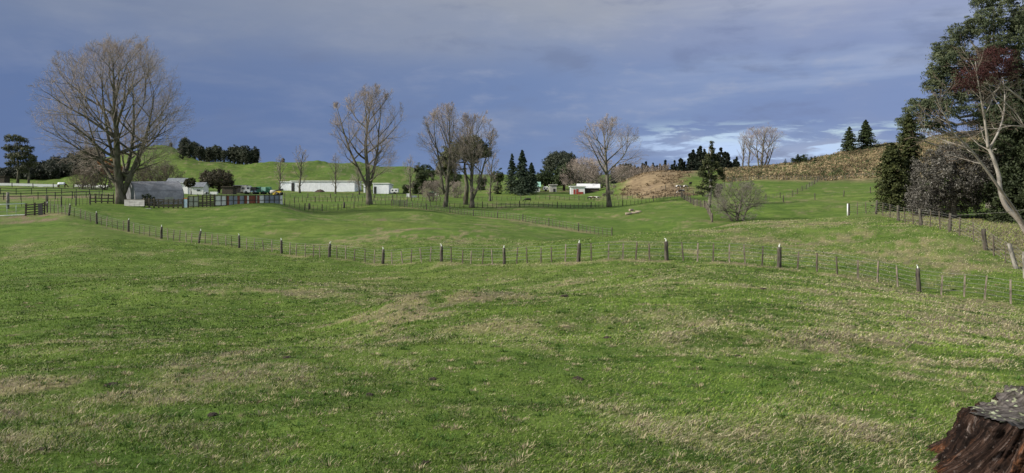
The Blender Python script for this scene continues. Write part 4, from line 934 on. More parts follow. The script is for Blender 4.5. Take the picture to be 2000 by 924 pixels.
def trough(px, d, W, h, label, mat, name='water_trough'):
    p = at(px, d); o = thing(name, p, 0, label, 'trough')
    b_ = MB()
    for sx in (-1, 1): b_.box((sx * W / 2, 0, h / 2), (.1, .9, h))
    for sy in (-1, 1): b_.box((0, sy * .4, h / 2), (W - .12, .1, h - .01))
    b_.obj('basin', mat, o); MB().box((0, 0, h * .7), (W - .1, .68, .02)).obj('water', M_glass, o); return o
trough(418, 208, 1.8, .7, 'white trough in the paddock under the large brown-green tree', M_white)
trough(798, 214, 1.0, 1.0, 'square white trough, left of three in the far paddock', M_white)
trough(808, 212, 1.5, .5, 'low grey trough beside the square white trough', M_sheetb)
trough(853, 221, 1.0, .8, 'cream trough at the right end of the low green shelter', M_sheetc)
trough(80, 262, 1.9, .9, 'white trough by the track at the far left', M_white)
def heap(name, label, px, d, rx, ry, h, mat, cat='heap', seed=5):
    n = 28; m_ = 8; v = []; f_ = []; rd = random.Random(seed)
    for j in range(m_ + 1):
        for i in range(n):
            a = 6.283 * i / n; k = 1 - j / m_; rr = k ** .8 * (1 + .12 * math.sin(3 * a + seed) + rd.uniform(-.05, .05)); v.append((rx * rr * math.cos(a), ry * rr * math.sin(a), h * (1 - k ** 1.6) * (1 + rd.uniform(-.12, .12)) - .1))
    for j in range(m_):
        for i in range(n): f_.append((j * n + i, j * n + (i + 1) % n, (j + 1) * n + (i + 1) % n, (j + 1) * n + i))
    b_ = MB(); b_.v = v; b_.f = f_; b_.m = [0] * len(f_); o = b_.obj(name, mat, None, True, at(px, d)); return tag(o, label, cat)
heap('soil_heap', 'dark heap of soil in front of the long white shed', 625, 252, 1.9, 1.5, 1.0, M_earth)
for i, (px, py, L, rz, r) in enumerate(((1228, 420, 1.1, .3, .2), (1240, 421, 1.3, -.2, .17), (1233, 416, 1.0, .9, .2), (1247, 419, 1.0, -.6, .14))):
    p = at(px, 124 + i * .8); labs = ('pale cut log at the left of the log pile on the grass', 'longest pale cut log in front of the pile', 'cut log on top of the small pile', 'thin cut log at the right end of the pile')
    o = MB().tube([(-L / 2, 0, 0), (L / 2, 0, 0)], [r, r * .9], 12, wob=.06).obj('log', M_log, None, True, (p.x, p.y, p.z + r * .9 + (.35 if i == 2 else 0))); o.rotation_euler = (0, 0, rz); tag(o, labs[i], 'log', 'logs piled on the grass')
# masts on the ridges
def mast(px, d, h, w_, label, arms=2):
    p = at(px, d); o = thing('pylon', p, 0, label, 'pylon'); b_ = MB(); nL = 5
    for sx in (-1, 1):
        for sy in (-1, 1): b_.tube([(sx * w_, sy * w_, -.3), (sx * w_ * .15, sy * w_ * .15, h)], .09, 4)
    for k in range(nL):
        f0, f1 = k / nL, (k + 1) / nL; a = w_ * (1 - .85 * f0); c = w_ * (1 - .85 * f1)
        for sy in (-1, 1): b_.tube([(-a, sy * a, h * f0), (c, sy * c, h * f1)], .05, 4); b_.tube([(a, sy * a, h * f0), (-c, sy * c, h * f1)], .05, 4)
    b_.obj('lattice', M_sheetb, o)
    for k in range(arms): MB().tube([(-w_ * 1.6, 0, h * (.72 + .16 * k)), (w_ * 1.6, 0, h * (.72 + .16 * k))], .09, 4).obj('crossarm', M_sheetb, o)
    return o
mast(327, 494, 8.5, 1.3, 'lattice pylon on top of the left hill')
mast(788, 606, 6, .9, 'lattice pylon on the far green ridge, left of a pair', 1); mast(791.5, 606, 5.6, .9, 'lattice pylon on the far green ridge, right of a pair', 1)
# ------------------------------------------------------------------ bare trees
random.seed(21)
B = Bare(5, 24.8, 12.4, .62, zc=.55, rz_=.46, fork=.10, top=.95, n1=16, n2=8, n3=7, n4=5, el=(2, 70), rt=.0115, up=.085,
         stems=[((0, 0), (.02, 0, 1), .95, 1.08), ((.3, -.1, 1.6), (.42, -.1, 1), .66, .72), ((-.3, .1, 2.2), (-.75, 0, 1), .58, .50), ((.1, .2, 3.6), (.16, .3, 1), .7, .5), ((-.1, -.1, 4.0), (-.28, -.2, 1), .66, .5)])
B.place('bare_poplar', at(237, 117), 'biggest bare tree, broad crowned with many stems, left of the iron hut')
B = Bare(12, 21.3, 7.8, .50, zc=.57, rz_=.44, fork=.14, n1=15, n2=7, n3=7, n4=5, el=(4, 70), rt=.013, up=.11,
         stems=[((0, 0), (.0, 0, 1), .96, 1.0), ((-.1, 0, 2.6), (-.42, 0, 1), .80, .58), ((.1, 0, 3.4), (.24, .1, 1), .78, .5)])
B.place('bare_poplar', at(722, 139), 'tall bare tree standing between the long white shed and the small white shed')
B = Bare(23, 19.3, 5.8, .42, zc=.58, rz_=.43, fork=.16, n1=14, n2=6, n3=7, n4=6, el=(22, 72), rt=.013, up=.16, stems=[((0, 0), (.02, 0, 1), .96, 1.0), ((-.1, 0, 2.5), (-.28, 0, 1), .75, .55)])
B.place('bare_poplar', at(869, 145), 'bare tree left of the dark pine, its crown rising above it', mt=M_twig)
B = Bare(31, 18.2, 5.5, .42, zc=.58, rz_=.43, fork=.16, n1=14, n2=6, n3=7, n4=6, el=(22, 72), rt=.013, up=.15, stems=[((0, 0), (-.02, 0, 1), .96, 1.0), ((.1, 0, 1.5), (.3, 0, 1), .8, .6)])
B.place('bare_poplar', at(922, 145), 'bare tree right of the dark pine with its crown half behind the pine needles')
B = Bare(47, 17.8, 8.2, .48, zc=.60, rz_=.42, fork=.12, n1=19, n2=7, n3=6, n4=6, el=(0, 70), rt=.014, up=.085)
tree4 = B.place('bare_poplar', at(1190, 153), 'bare tree standing alone left of the brown cattle hill')
B = Bare(52, 14.0, 9.6, .4, zc=.60, rz_=.42, fork=.03, n1=13, n2=5, n3=5, n4=4, el=(12, 72), rt=.014, up=.06,
         stems=[((0, 0), (0, 0, 1), .9, 1.0), ((.6, 0), (.35, 0, 1), .8, .8), ((-.6, 0), (-.3, 0, 1), .85, .7), ((1.2, .3), (.65, 0, 1), .7, .6)])
B.place('bare_tree', at(1487, 257), 'wide bare tree with spreading stems on the ridge of the ferny hill')
Bn = Bare(61, 12.6, 2.4, .28, zc=.56, rz_=.46, fork=.1, n1=18, n2=5, n3=4, n4=3, el=(40, 74), rt=.014, up=.14)
nw, ntw = Bn.wood.me('trunk', M_bark, True), Bn.tw.me('crown', M_twig)
for px, d, s_, lab in ((1450, 262, 1.0, 'narrow bare tree at the left edge of the ridge trees'), (1462, 264, 1.03, 'narrow bare tree between the leftmost and the wide ridge tree'),
                       (547, 236, .95, 'slim bare tree left of the slim pair above the white sheds'), (585, 240, 1.18, 'taller slim bare tree above the low white shed'),
                       (802, 205, .90, 'slim bare tree with a pointed crown right of the white caravan'), (957, 178, .98, 'slim bare tree in front of the pale bank beside the cedars'),
                       (655, 238, 1.0, 'faint slim bare tree in front of the long white shed, left of two'), (702, 240, .8, 'faint slim bare tree at the right end of the long white shed')):
    plant('slim_bare_tree', at(px, d), lab, 'tree', ntw, nw, 'slim bare trees', rz=random.random() * 6, sc=(s_, s_, s_))
Bs = Bare(71, 5.6, 3.9, .16, zc=.48, rz_=.50, fork=.03, n1=14, n2=6, n3=5, n4=4, el=(4, 66), rt=.010, up=.04, stems=[((0, 0), (0, 0, 1), .9, 1.0), ((.4, 0), (.6, 0, 1), .7, .7), ((-.4, 0), (-.6, .2, 1), .75, .7), ((.1, .2), (.1, .6, 1), .7, .7)])
sw, stw = Bs.wood.me('trunk', M_bark, True), Bs.tw.me('crown', M_twig)
plant('bare_shrub', at(1440, 107), 'bare grey twiggy shrub in the hollow below the dark gum tree', 'shrub', Bs.tw.me('crown', simple('grey_twigs', (.13, .115, .10), (.25, .225, .20), .6, .9)), sw, sc=(1.18, 1.1, 1.05))
M_brn = simple('brown_twigs', (.085, .065, .05), (.17, .13, .10), .5, .95)
stw2 = Bs.tw.me('crown', M_brn)
for i, (px, d, s_, lab) in enumerate(((178, 222, 1.30, 'brown bare thicket left of the biggest bare tree'), (205, 226, 1.35, 'brown bare thicket just behind the trunk of the biggest bare tree'), (272, 236, 1.35, 'brown bare thicket above the left half of the iron hut'), (300, 240, 1.45, 'brown bare thicket above the middle of the iron hut'), (325, 246, 1.55, 'brown bare thicket above the right end of the iron hut'), (160, 232, 1.1, 'low brown bare thicket at the left end of the thickets'),
                                      (1138, 232, 1.9, 'grey bare thicket behind the lone bare tree, left side'), (1168, 236, 1.7, 'grey bare thicket behind the lone bare tree, right side'), (1215, 262, 1.1, 'grey bare thicket at the left foot of the cattle hill'), (890, 200, .8, 'bare thicket behind the pine trunk'), (846, 168, .85, 'bare thicket left of the twin bare trees'), (498, 540, 1.4, 'pinkish bare bush on the skyline right of the hill grove'))):
    plant('bare_thicket', at(px, d), lab, 'thicket', stw2 if i < 6 else stw, sw, 'bare thickets', rz=i * 1.3, sc=(s_, s_, s_ * 1.05))

# ------------------------------------------------------------------ leafy trees
def lobes_px(px0, d, zbase, lst, rel=None):
    """lst: (px, py, rpx, rpy) lobes seen from the camera -> local lobes round the tree base at column px0"""
    x0 = (px0 - PX0) / F * d; out = []
    for i, (a, b_, r1, r2) in enumerate(lst):
        y_ = ((i * 37) % 7 / 7 - .5) * r1 / F * d * 1.2
        out.append(((a - PX0) / F * d - x0, y_, -(b_ - PY0) / F * d - zbase, r1 / F * d, r1 / F * d * 1.05, r2 / F * d))
    return out
def lobe_tree(name, px, d, lst, label, cat, cols, nclump, per, cr, size, trunk_r=.3, trunk_h=None, mat=None, group=None, flat=.8, fill=.25, droop=0, wood=None, branches=True, long=1.6, zs=0):
    p = at(px, d); L_ = lobes_px(px, d, p.z, lst)
    C_, N_, S_, K_ = blob_cloud(L_, nclump, per, cr, size, cols[0], cols[1], flat, fill, droop)
    C_[:, 2] = np.maximum(C_[:, 2], .05)
    o = thing(name, p, 0, label, cat, group)
    link('crown', leaf_mesh('crown', C_, N_, S_, K_, mat, long=long, droop=droop), o)
    b_ = MB(); th_ = trunk_h or max(l[2] for l in L_) * .8
    b_.tube([(0, 0, -.3), (.03 * th_, 0, th_ * .35), (-.02 * th_, .02 * th_, th_ * .7), (0, 0, th_)], [trunk_r * 1.2, trunk_r, trunk_r * .6, trunk_r * .2], 8, wob=.06)
    if branches:
        for (x, y, z, rx, ry, rz) in L_:
            st = Vector((.02 * th_, 0, max(min(z - rz * 1.2, th_ * .85), th_ * .15))); en = Vector((x, y, z)); mid_ = st.lerp(en, .5) + Vector((0, 0, -.06 * th_))
            b_.tube([st, mid_, en], [trunk_r * .5, trunk_r * .3, .03], 5, wob=.05)
    b_.obj('trunk', wood or M_dark, o, True)
    return o
# pine with clear trunk between the twin bare trees
lobe_tree('pine_tree', 909, 154, [(920, 278, 26, 12), (900, 290, 30, 12), (935, 290, 22, 13), (878, 305, 20, 10), (945, 300, 16, 8), (912, 300, 26, 12), (880, 320, 14, 8), (925, 312, 14, 7)],
          'umbrella crowned dark pine between the twin bare trees', 'tree', ((.045, .06, .025), (.14, .15, .07)), 420, 46, .62, .20, .42, 10.5, fill=.35, flat=.6, wood=M_bark)
lobe_tree('pine_tree', 872, 158, [(880, 300, 14, 10), (868, 318, 14, 12), (880, 330, 12, 10), (862, 335, 10, 8)], 'smaller green tree crown showing inside the left twin bare tree', 'tree', ((.035, .05, .02), (.105, .120, .048)), 160, 40, .55, .18, .25, 7)
# young dark gum tree by the gully
lobe_tree('gum_tree', 1385, 131, [(1389, 281, 3, 8), (1391, 293, 5, 7), (1385, 304, 7, 6), (1396, 306, 7, 6), (1380, 316, 9, 6), (1399, 319, 9, 6), (1374, 328, 8, 6), (1390, 330, 10, 7), (1406, 334, 9, 8), (1370, 339, 9, 6), (1384, 343, 9, 6), (1410, 344, 5, 6), (1396, 347, 8, 5), (1376, 356, 9, 5), (1392, 358, 8, 5), (1367, 365, 6, 5), (1382, 368, 8, 4), (1396, 367, 6, 4), (1363, 374, 4, 4), (1372, 376, 5, 3)],
          'ragged dark gum tree with a pale trunk below the cattle hill', 'tree', ((.018, .030, .012), (.085, .092, .038)), 240, 34, .34, .15, .26, 10.5, fill=.6, flat=1.1, droop=.5, wood=M_pale)
lobe_tree('gum_shrub', 1402, 128, [(1402, 366, 7, 6), (1399, 377, 6, 7)], 'small dark shrub just right of the dark gum tree', 'shrub', G_DK, 60, 30, .35, .14, .08, 2)
# far left pair
lobe_tree('gum_tree', 34, 262, [(33, 272, 15, 8), (22, 290, 14, 7), (40, 288, 12, 8), (15, 305, 10, 4), (38, 305, 14, 8), (28, 318, 15, 6), (45, 275, 7, 5)], 'taller of the two open gum trees at the far left', 'tree', ((.035, .045, .025), (.12, .125, .07)), 210, 34, .85, .26, .4, 15, fill=.4, flat=.7, wood=M_bark)
lobe_tree('gum_tree', 55, 262, [(58, 292, 11, 6), (50, 305, 13, 7), (62, 308, 9, 6), (55, 320, 13, 8), (48, 330, 9, 6)], 'shorter of the two open gum trees at the far left', 'tree', ((.035, .045, .025), (.12, .125, .07)), 150, 34, .8, .26, .35, 11, fill=.4, flat=.7, wood=M_bark)
lobe_tree('broad_tree', 427, 226, [(427, 350, 28, 16), (408, 348, 12, 14), (445, 353, 12, 14), (425, 341, 20, 9), (412, 358, 13, 10), (440, 361, 13, 9)], 'large round brown-green tree behind the stock yards', 'tree', ((.028, .028, .018), (.095, .082, .05)), 420, 40, .62, .22, .4, 5, wood=M_dark)
lobe_tree('round_bush', 373, 194, [(373, 356, 9.5, 8.5)], 'neat round dark bush between the white cottage and the outbuilding', 'bush', ((.022, .026, .012), (.065, .062, .03)), 90, 40, .35, .15, .15, 1.6)
lobe_tree('orange_tree', 214, 262, [(214, 325, 20, 13), (203, 335, 12, 9), (228, 334, 12, 11)], 'orange leaved tree glowing behind the biggest bare tree', 'tree', ((.20, .075, .02), (.42, .17, .05)), 170, 40, .6, .22, .3, 5, wood=M_bark)
lobe_tree('broad_tree', 176, 420, [(176, 300, 10, 14), (178, 318, 12, 16), (170, 330, 12, 12)], 'tall dark tree at the right end of the dark left wood', 'tree', ((.018, .024, .016), (.05, .055, .035)), 120, 40, 1.4, .5, .5, 12)
for px, py0, w_, h_, d, lab in ((836, 334, 14, 12, 300, 'dark tree on the far ridge behind the left twin bare tree'), (820, 330, 9, 11, 305, 'dark tree on the far ridge left of its darker neighbour'),
                            (793, 365, 5, 4, 246, 'tiny dark bush right of the white caravan'), (812, 361, 8, 7, 240, 'low dark bush behind the square white trough'), (846, 361, 13, 9, 235, 'dark bush left of the twin bare tree trunks'), (824, 345, 10, 12, 236, 'blue-green bush above the low dark bushes'),
                            (972, 342, 11, 15, 220, 'rounded conifer at the left end of the cedars'), (886, 345, 16, 11, 250, 'dark bush between the twin bare trees'), (941, 352, 8, 9, 250, 'dark bush right of the twin bare trees'),
                            (1565, 311, 17, 9, 262, 'round dark tree on the crest of the ferny hill')):
    gy_ = PY0 - at(px, d).z / d * F
    lobe_tree('round_tree', px, d, [(px, py0, w_, h_), (px, (py0 + gy_) / 2 + 2, w_ * .8, max(3, (gy_ - py0) / 2 + 1)), (px - w_ * .5, py0 + h_ * .25, w_ * .6, h_ * .7), (px + w_ * .5, py0 + h_ * .3, w_ * .55, h_ * .65)], lab, 'tree', G_DK, 130, 36, .55 * d / 250, .2 * d / 250, .25, None)
lobe_tree('dome_tree', 1095, 300, [(1095, 318, 26, 20), (1072, 326, 12, 18), (1115, 322, 14, 18), (1085, 306, 14, 9), (1108, 306, 12, 8)], 'tall dome shaped tree above the red and white barn', 'tree', ((.028, .040, .030), (.080, .092, .062)), 520, 40, .9, .3, .5, 10)
lobe_tree('broad_tree', 1101, 236, [(1101, 338, 17, 16), (1092, 350, 12, 12), (1112, 348, 12, 13)], 'dark green tree in front of the dome tree', 'tree', ((.020, .036, .014), (.055, .080, .030)), 280, 40, .6, .22, .4, 6)
lobe_tree('broad_tree', 1064, 246, [(1064, 345, 15, 13), (1053, 352, 10, 9), (1078, 352, 11, 11)], 'dark tree between the cedars and the dome tree', 'tree', ((.018, .032, .013), (.045, .065, .024)), 260, 40, .6, .22, .4, 5)
lobe_tree('broad_tree', 1133, 244, [(1133, 334, 15, 13), (1124, 346, 10, 12), (1148, 342, 12, 12), (1160, 336, 10, 12)], 'olive green tree behind the lone bare tree', 'tree', ((.035, .042, .016), (.105, .105, .048)), 300, 40, .6, .22, .4, 6)
# cedars
def conifer(name, px, d, h, r, n, size, label, cols=G_BL, group=None, base=.04, power=.85, whorl=.6, up=.05, z=0):
    C_, N_, S_, K_ = conifer_leaves(h, r, n, size, cols, base, power, whorl, up=up)
    o = thing(name, at(px, d), 0, label, 'tree', group); link('crown', leaf_mesh('crown', C_, N_, S_, K_), o)
    MB().tube([(0, 0, -.4), (0, 0, h * .5), (0, 0, h * .98)], [.025 * h, .015 * h, .02], 7).obj('trunk', M_dark, o, True); return o
conifer('cedar_tree', 1000, 217, 11.4, 3.0, 8500, .24, 'slender dark cedar, left spire of the cedar group')
conifer('cedar_tree', 1020, 213, 12.3, 4.0, 12000, .25, 'tallest dark cedar in the middle of the cedar group')
conifer('cedar_tree', 1038, 212, 8.6, 3.2, 9000, .24, 'shorter wide cedar at the right of the cedar group')
conifer('cedar_tree', 1024, 206, 5.0, 3.4, 6000, .22, 'low dark cedar skirt in front of the cedar group')
conifer('fir_tree', 1691, 271, 11.0, 5.2, 11000, .30, 'tallest dark fir on the crest of the ferny hill', cols=G_DK, whorl=.9, up=.15, power=.8)
conifer('fir_tree', 1659, 269, 8.8, 4.3, 9000, .30, 'smaller dark fir left of the tallest fir on the crest', cols=G_DK, whorl=.9, up=.15, power=.8)
conifer('fir_tree', 1534, 256, 2.4, 1.0, 1500, .2, 'tiny fir on the crest left of the round dark tree', cols=G_DK)
conifer('fir_tree', 1592, 235, 2.6, .8, 1500, .2, 'tiny fir below the round dark tree on the ferny slope', cols=G_DK)
# tall sun-flecked conifer hedge tree on the right
conifer('hedge_conifer', 1742, 86, 7.8, 2.7, 17000, .15, 'dark green conical conifer at the left end of the right hand trees', cols=((.022, .032, .010), (.085, .095, .030)), base=.0, power=.55, whorl=.35, up=-.05)
conifer('hedge_conifer', 1776, 88, 11.2, 2.0, 17000, .16, 'tall narrow conifer just behind the conical conifer', cols=((.022, .032, .010), (.080, .090, .030)), base=.0, power=.6, whorl=.35, up=-.05)
lobe_tree('silver_shrub', 1860, 78, [(1860, 335, 58, 46), (1815, 350, 42, 50), (1900, 345, 44, 50), (1850, 385, 60, 40), (1800, 395, 34, 30), (1910, 390, 44, 36), (1870, 300, 34, 20)],
          'big dull shrub flecked with silver grey leaves behind the boundary fence', 'shrub', ((.034, .030, .024), (.125, .118, .102)), 1300, 46, .45, .095, .3, 6, fill=.3, mat=M_leafgloss, wood=M_pale)
lobe_tree('evergreen_tree', 2030, 74, [(2010, 330, 70, 90), (1975, 380, 50, 60), (2060, 380, 60, 60), (2000, 250, 50, 60), (1990, 430, 60, 26), (2060, 260, 60, 80), (2120, 330, 80, 100), (1935, 268, 26, 20), (1960, 235, 30, 24), (1912, 290, 20, 12)],
          'dark evergreen mass filling the right edge behind the pale leaning tree', 'tree', ((.012, .020, .009), (.042, .055, .022)), 1500, 42, .6, .16, .4, 11, fill=.3)
conifer('spire_conifer', 1985, 92, 19.5, 5.6, 20000, .24, 'dark layered conifer spire behind the red leaved branches', cols=((.014, .020, .010), (.040, .052, .022)), base=.1, power=.75, whorl=.9, up=.05)
# tall eucalyptus, weeping clumps
eu = [(1968, 28, 40, 24), (1915, 45, 36, 22), (1885, 62, 26, 18), (1862, 88, 28, 20), (1846, 112, 26, 18), (1832, 135, 20, 16), (1838, 165, 26, 18), (1940, 90, 40, 24), (1900, 118, 34, 22), (1870, 150, 34, 20), (1815, 198, 28, 16), (1790, 215, 24, 13), (1772, 235, 15, 14), (1766, 262, 9, 14), (1835, 215, 30, 14), (1800, 240, 24, 12), (1868, 190, 30, 16), (1950, 175, 40, 24), (1985, 215, 40, 24), (1925, 235, 30, 16), (1842, 240, 26, 10), (1990, 66, 40, 24), (2030, 30, 50, 30), (2070, 90, 60, 50), (1950, -8, 36, 18), (2010, -40, 60, 36), (1915, 160, 34, 18), (1790, 270, 14, 10), (1900, 215, 30, 12)]
lobe_tree('eucalyptus', 1935, 100, eu,
          'tall grey-green eucalyptus towering over the right hand trees', 'tree', ((.026, .044, .024), (.125, .142, .075)), 1700, 70, .66, .10, .55, 24, fill=.42, flat=1.0, droop=.7, wood=M_pale, long=3.4)

# hill groves: three crown shapes shared by the copies
def grove_meshes(seed, h):
    C_, N_, S_, K_ = blob_cloud([(0, 0, h * .74, 2.4, 2.4, h * .25), (.8, 0, h * .55, 2.3, 2.2, h * .22), (-1, .4, h * .58, 2.2, 2.2, h * .24), (0, 0, h * .30, 2.1, 2.1, h * .24)], 120, 26, 1.0, .42, (.018, .028, .016), (.070, .080, .050), .9, .3)
    b_ = MB(); b_.tube([(0, 0, -1), (.2, 0, h * .5), (0, .2, h * .9)], [.42, .3, .08], 6)
    return leaf_mesh('crown', C_, N_, S_, K_), b_.me('trunk', M_bark, True)
gm_ = [grove_meshes(i, 14) for i in range(3)]
rd = random.Random(4)
for k in range(17):
    f = k / 16; px = 358 + 78 * f + rd.uniform(-3, 3); d = 452 + 34 * math.sin(f * 2.6) + rd.uniform(-14, 26); s_ = rd.uniform(.78, 1.08) * (1.0 - .10 * f)
    plant('hill_tree', at(px, d), 'dark tree of the left grove on the saddle of the green hills', 'tree', *gm_[k % 3], group='left hill grove', rz=rd.random() * 6, sc=(s_, s_, s_ * .80))
for k in range(14):
    f = k / 13; px = 448 + 52 * f + rd.uniform(-2, 2); d = 478 + rd.uniform(-12, 30); s_ = rd.uniform(.86, 1.1)
    plant('hill_tree', at(px, d), 'dark tree of the right grove on the saddle of the green hills', 'tree', *gm_[k % 3], group='right hill grove', rz=rd.random() * 6, sc=(s_, s_, s_ * .80))
for px, d, s_, lab in ((553, 560, .36, 'lone dark pine on the far green ridge above the slim bare trees'), (334, 496, .30, 'small dark tree beside the pylon on the left hill'), (219, 492, .36, 'small dark tree on the crest behind the biggest bare tree')):
    plant('hill_tree', at(px, d), lab, 'tree', *gm_[1], rz=1, sc=(s_ * 1.3, s_ * 1.3, s_))
# the dark wood on the left and the conifer belt
def conif_mesh(h, r, n, size, cols):
    C_, N_, S_, K_ = conifer_leaves(h, r, n, size, cols, .05, .8, .8, up=.05)
    b_ = MB().tube([(0, 0, -1), (0, 0, h * .95)], [.2, .04], 5); return leaf_mesh('crown', C_, N_, S_, K_), b_.me('trunk', M_dark)
cm_ = [conif_mesh(9, 2.2, 900, .55, ((.012, .020, .014), (.038, .050, .034))) for _ in range(3)]
Bg = Bare(91, 8.5, 1.8, .15, zc=.56, rz_=.46, fork=.1, n1=12, n2=5, n3=4, n4=2, el=(50, 78), rt=.05, up=.14)
bgw, bgt = Bg.wood.me('trunk', M_bark), Bg.tw.me('crown', M_twig)
for k in range(150):
    px = 1195 + 250 * (k + rd.random() * .8) / 150; d = 405 + rd.uniform(-25, 25); tall = 1.0 if px < 1345 else (1.55 if px < 1378 else (1.4 if px < 1425 else 1.0)); s_ = rd.uniform(.82, 1.12) * tall
    plant('belt_conifer', at(px, d), 'dark conifer in the belt of trees behind the cattle hill', 'tree', *cm_[k % 3], group='conifer belt behind the cattle hill', rz=rd.random() * 6, sc=(s_, s_, s_ * 1.12))
for k in range(26):
    px = 1205 + 100 * (k + rd.random()) / 26; d = 340 + rd.uniform(-15, 15); s_ = rd.uniform(.65, .95)
    plant('belt_bare_tree', at(px, d), 'grey bare tree in front of the conifer belt', 'tree', bgt, bgw, group='grey bare trees before the conifer belt', rz=rd.random() * 6, sc=(s_, s_, s_))
n = 250; wx = rd.random
allC, allN, allS, allK = [], [], [], []
for k in range(n):
    px = -60 + 250 * wx(); d = 440 + 100 * wx(); h = 7.5 + 3.0 * wx() * min(1, max(0, (px + 60) / 150)); p = at(px, d)
    if px < 60: h *= .55 + .4 * max(0, (px + 60) / 120)
    C_, N_, S_, K_ = blob_cloud([(0, 0, h * .62, 3.0, 3.0, h * .38), (1.2, 0, h * .4, 2.6, 2.6, h * .35)], 26, 16, 1.3, .75, (.016, .022, .016), (.055, .062, .044), .9, .2)
    allC.append(C_ + np.array(p)); allN.append(N_); allS.append(S_); allK.append(K_)
wd_ = link('wood', leaf_mesh('wood', np.concatenate(allC), np.concatenate(allN), np.concatenate(allS), np.concatenate(allK))); tag(wd_, 'dark wood covering the low hill at the far left', 'wood', kind='stuff')

# rough fern and scrub on the right hill, tussocks on the banks
n = 17000; u = rng.random(n); a = (1400 + 720 * rng.random(n)); d = 198 + 92 * rng.random(n); x = (a - PX0) / F * d; y = d
_, _, Fn, Br, _ = masks(x, y); ok = rng.random(n) < Fn; x, y = x[ok], y[ok]; per = 7; idx = np.repeat(np.arange(len(x)), per); m_ = len(idx)
C_ = np.stack([x[idx] + rng.normal(size=m_) * .4, y[idx] + rng.normal(size=m_) * .4, H(x, y)[idx] + .05 + np.abs(rng.normal(size=m_)) * .28], -1)
tone = np.clip(.5 + 1.3 * fbm(x / 9, y / 9, 205, 3) + .35 * rng.normal(size=len(x)), 0, 1); grn = (rng.random(len(x)) < .30 + .6 * np.clip(fbm(x / 14, y / 14, 201, 3), 0, 1))
cc_ = np.where(grn[:, None], lerp((.04, .055, .022), (.12, .14, .055), tone[:, None]), lerp((.11, .08, .045), (.34, .265, .155), tone[:, None]))
K_ = cc_[idx] * (.75 + .5 * rng.random(m_))[:, None]
fo = link('fern_scrub', leaf_mesh('fern_scrub', C_, rng.normal(size=(m_, 3)) * np.array([1, 1, .6]), .12 + .2 * rng.random(m_), K_, long=2.4)); tag(fo, 'brown fern and scrub covering the right hand hill', 'scrub', kind='stuff')
n = 5200; a = 1180 + 215 * rng.random(n); d = 160 + 65 * rng.random(n); x = (a - PX0) / F * d; y = d
_, _, _, Br, _ = masks(x, y); ok = rng.random(n) < Br * np.clip(.25 + 1.6 * fbm(x / 9, y / 5, 221, 3), .04, 1); x, y = x[ok], y[ok]; idx = np.repeat(np.arange(len(x)), 6); m_ = len(idx)
C_ = np.stack([x[idx] + rng.normal(size=m_) * .3, y[idx] + rng.normal(size=m_) * .3, H(x, y)[idx] + .04 + np.abs(rng.normal(size=m_)) * .08], -1)
K_ = lerp((.14, .10, .06), (.27, .205, .125), rng.random(len(x))[:, None])[idx]
fo = link('dead_bracken', leaf_mesh('dead_bracken', C_, rng.normal(size=(m_, 3)), .18 + .2 * rng.random(m_), K_, long=1.8)); tag(fo, 'dead orange brown bracken on the cattle hill', 'scrub', kind='stuff')

# ------------------------------------------------------------------ pale leaning tree at the right edge
def pw(px, py, d, org): return Vector(((px - PX0) / F * d, d, -(py - PY0) / F * d)) - org
lp = at(2012, 54.5); lt = thing('leaning_tree', lp, 0, 'pale two stemmed leaning tree with bare branches and dark red leaves at the right edge', 'tree')
Bq = Bare(3, 14, 5.2, .1, n1=4, n2=2, n3=2, n4=2); Bq.wood = MB(); Bq.tw = MB(); Bq.rd = random.Random(8); Bq.c = Vector((-3.2, 0, 11.0)); Bq.e = Vector((5.4, 4.0, 5.8)); Bq.rt = .012; Bq.up = .03; Bq.n = (0, 6, 4, 3)
def limb(pts, r0, r1, nch=10, k=9, f0=.35, L0=3.2):
    P_ = [pw(*q, org=lp) for q in pts]; n_ = len(P_); rs = [r0 + (r1 - r0) * i / (n_ - 1) for i in range(n_)]
    # smooth through the points
    sm, sr = [], []
    for i in range(n_ - 1):
        a0, a1, a2, a3 = P_[max(i - 1, 0)], P_[i], P_[i + 1], P_[min(i + 2, n_ - 1)]
        for s_ in range(4):
            t_ = s_ / 4; sm.append(.5 * ((2 * a1) + (a2 - a0) * t_ + (2 * a0 - 5 * a1 + 4 * a2 - a3) * t_ ** 2 + (3 * a1 - a0 - 3 * a2 + a3) * t_ ** 3)); sr.append(rs[i] + (rs[i + 1] - rs[i]) * t_)
    sm.append(P_[-1]); sr.append(rs[-1]); Bq.wood.tube(sm, sr, k, wob=.04)
    for j in range(nch):
        f = f0 + (1 - f0) * (j + Bq.rd.random()) / nch; i = min(int(f * (len(sm) - 1)), len(sm) - 2); dv_ = (sm[i + 1] - sm[i]).normalized(); u_, v_ = frame_of(dv_); a = Bq.rd.random() * 6.28; an = R(Bq.rd.uniform(22, 55))
        dd = (dv_ * math.cos(an) + (u_ * math.cos(a) + v_ * math.sin(a)) * math.sin(an)).normalized()
        Bq.branch(sm[i], dd, L0 * Bq.rd.uniform(.5, 1.1), min(sr[i] * .5, .06), 2)
limb([(2012, 468, 54.5), (1992, 432, 54.5), (1966, 405, 54.5), (1954, 375, 54.5), (1950, 340, 54.5), (1938, 305, 54.5), (1930, 288, 54.5)], .20, .11, 2, f0=.8)
limb([(1930, 290, 54.5), (1926, 255, 54.2), (1920, 215, 54), (1912, 170, 53.5), (1905, 120, 53)], .11, .02, 9, L0=3.0)
limb([(1931, 292, 54.5), (1948, 262, 55), (1960, 225, 56), (1962, 180, 57), (1955, 130, 58)], .09, .02, 8, L0=3.0)
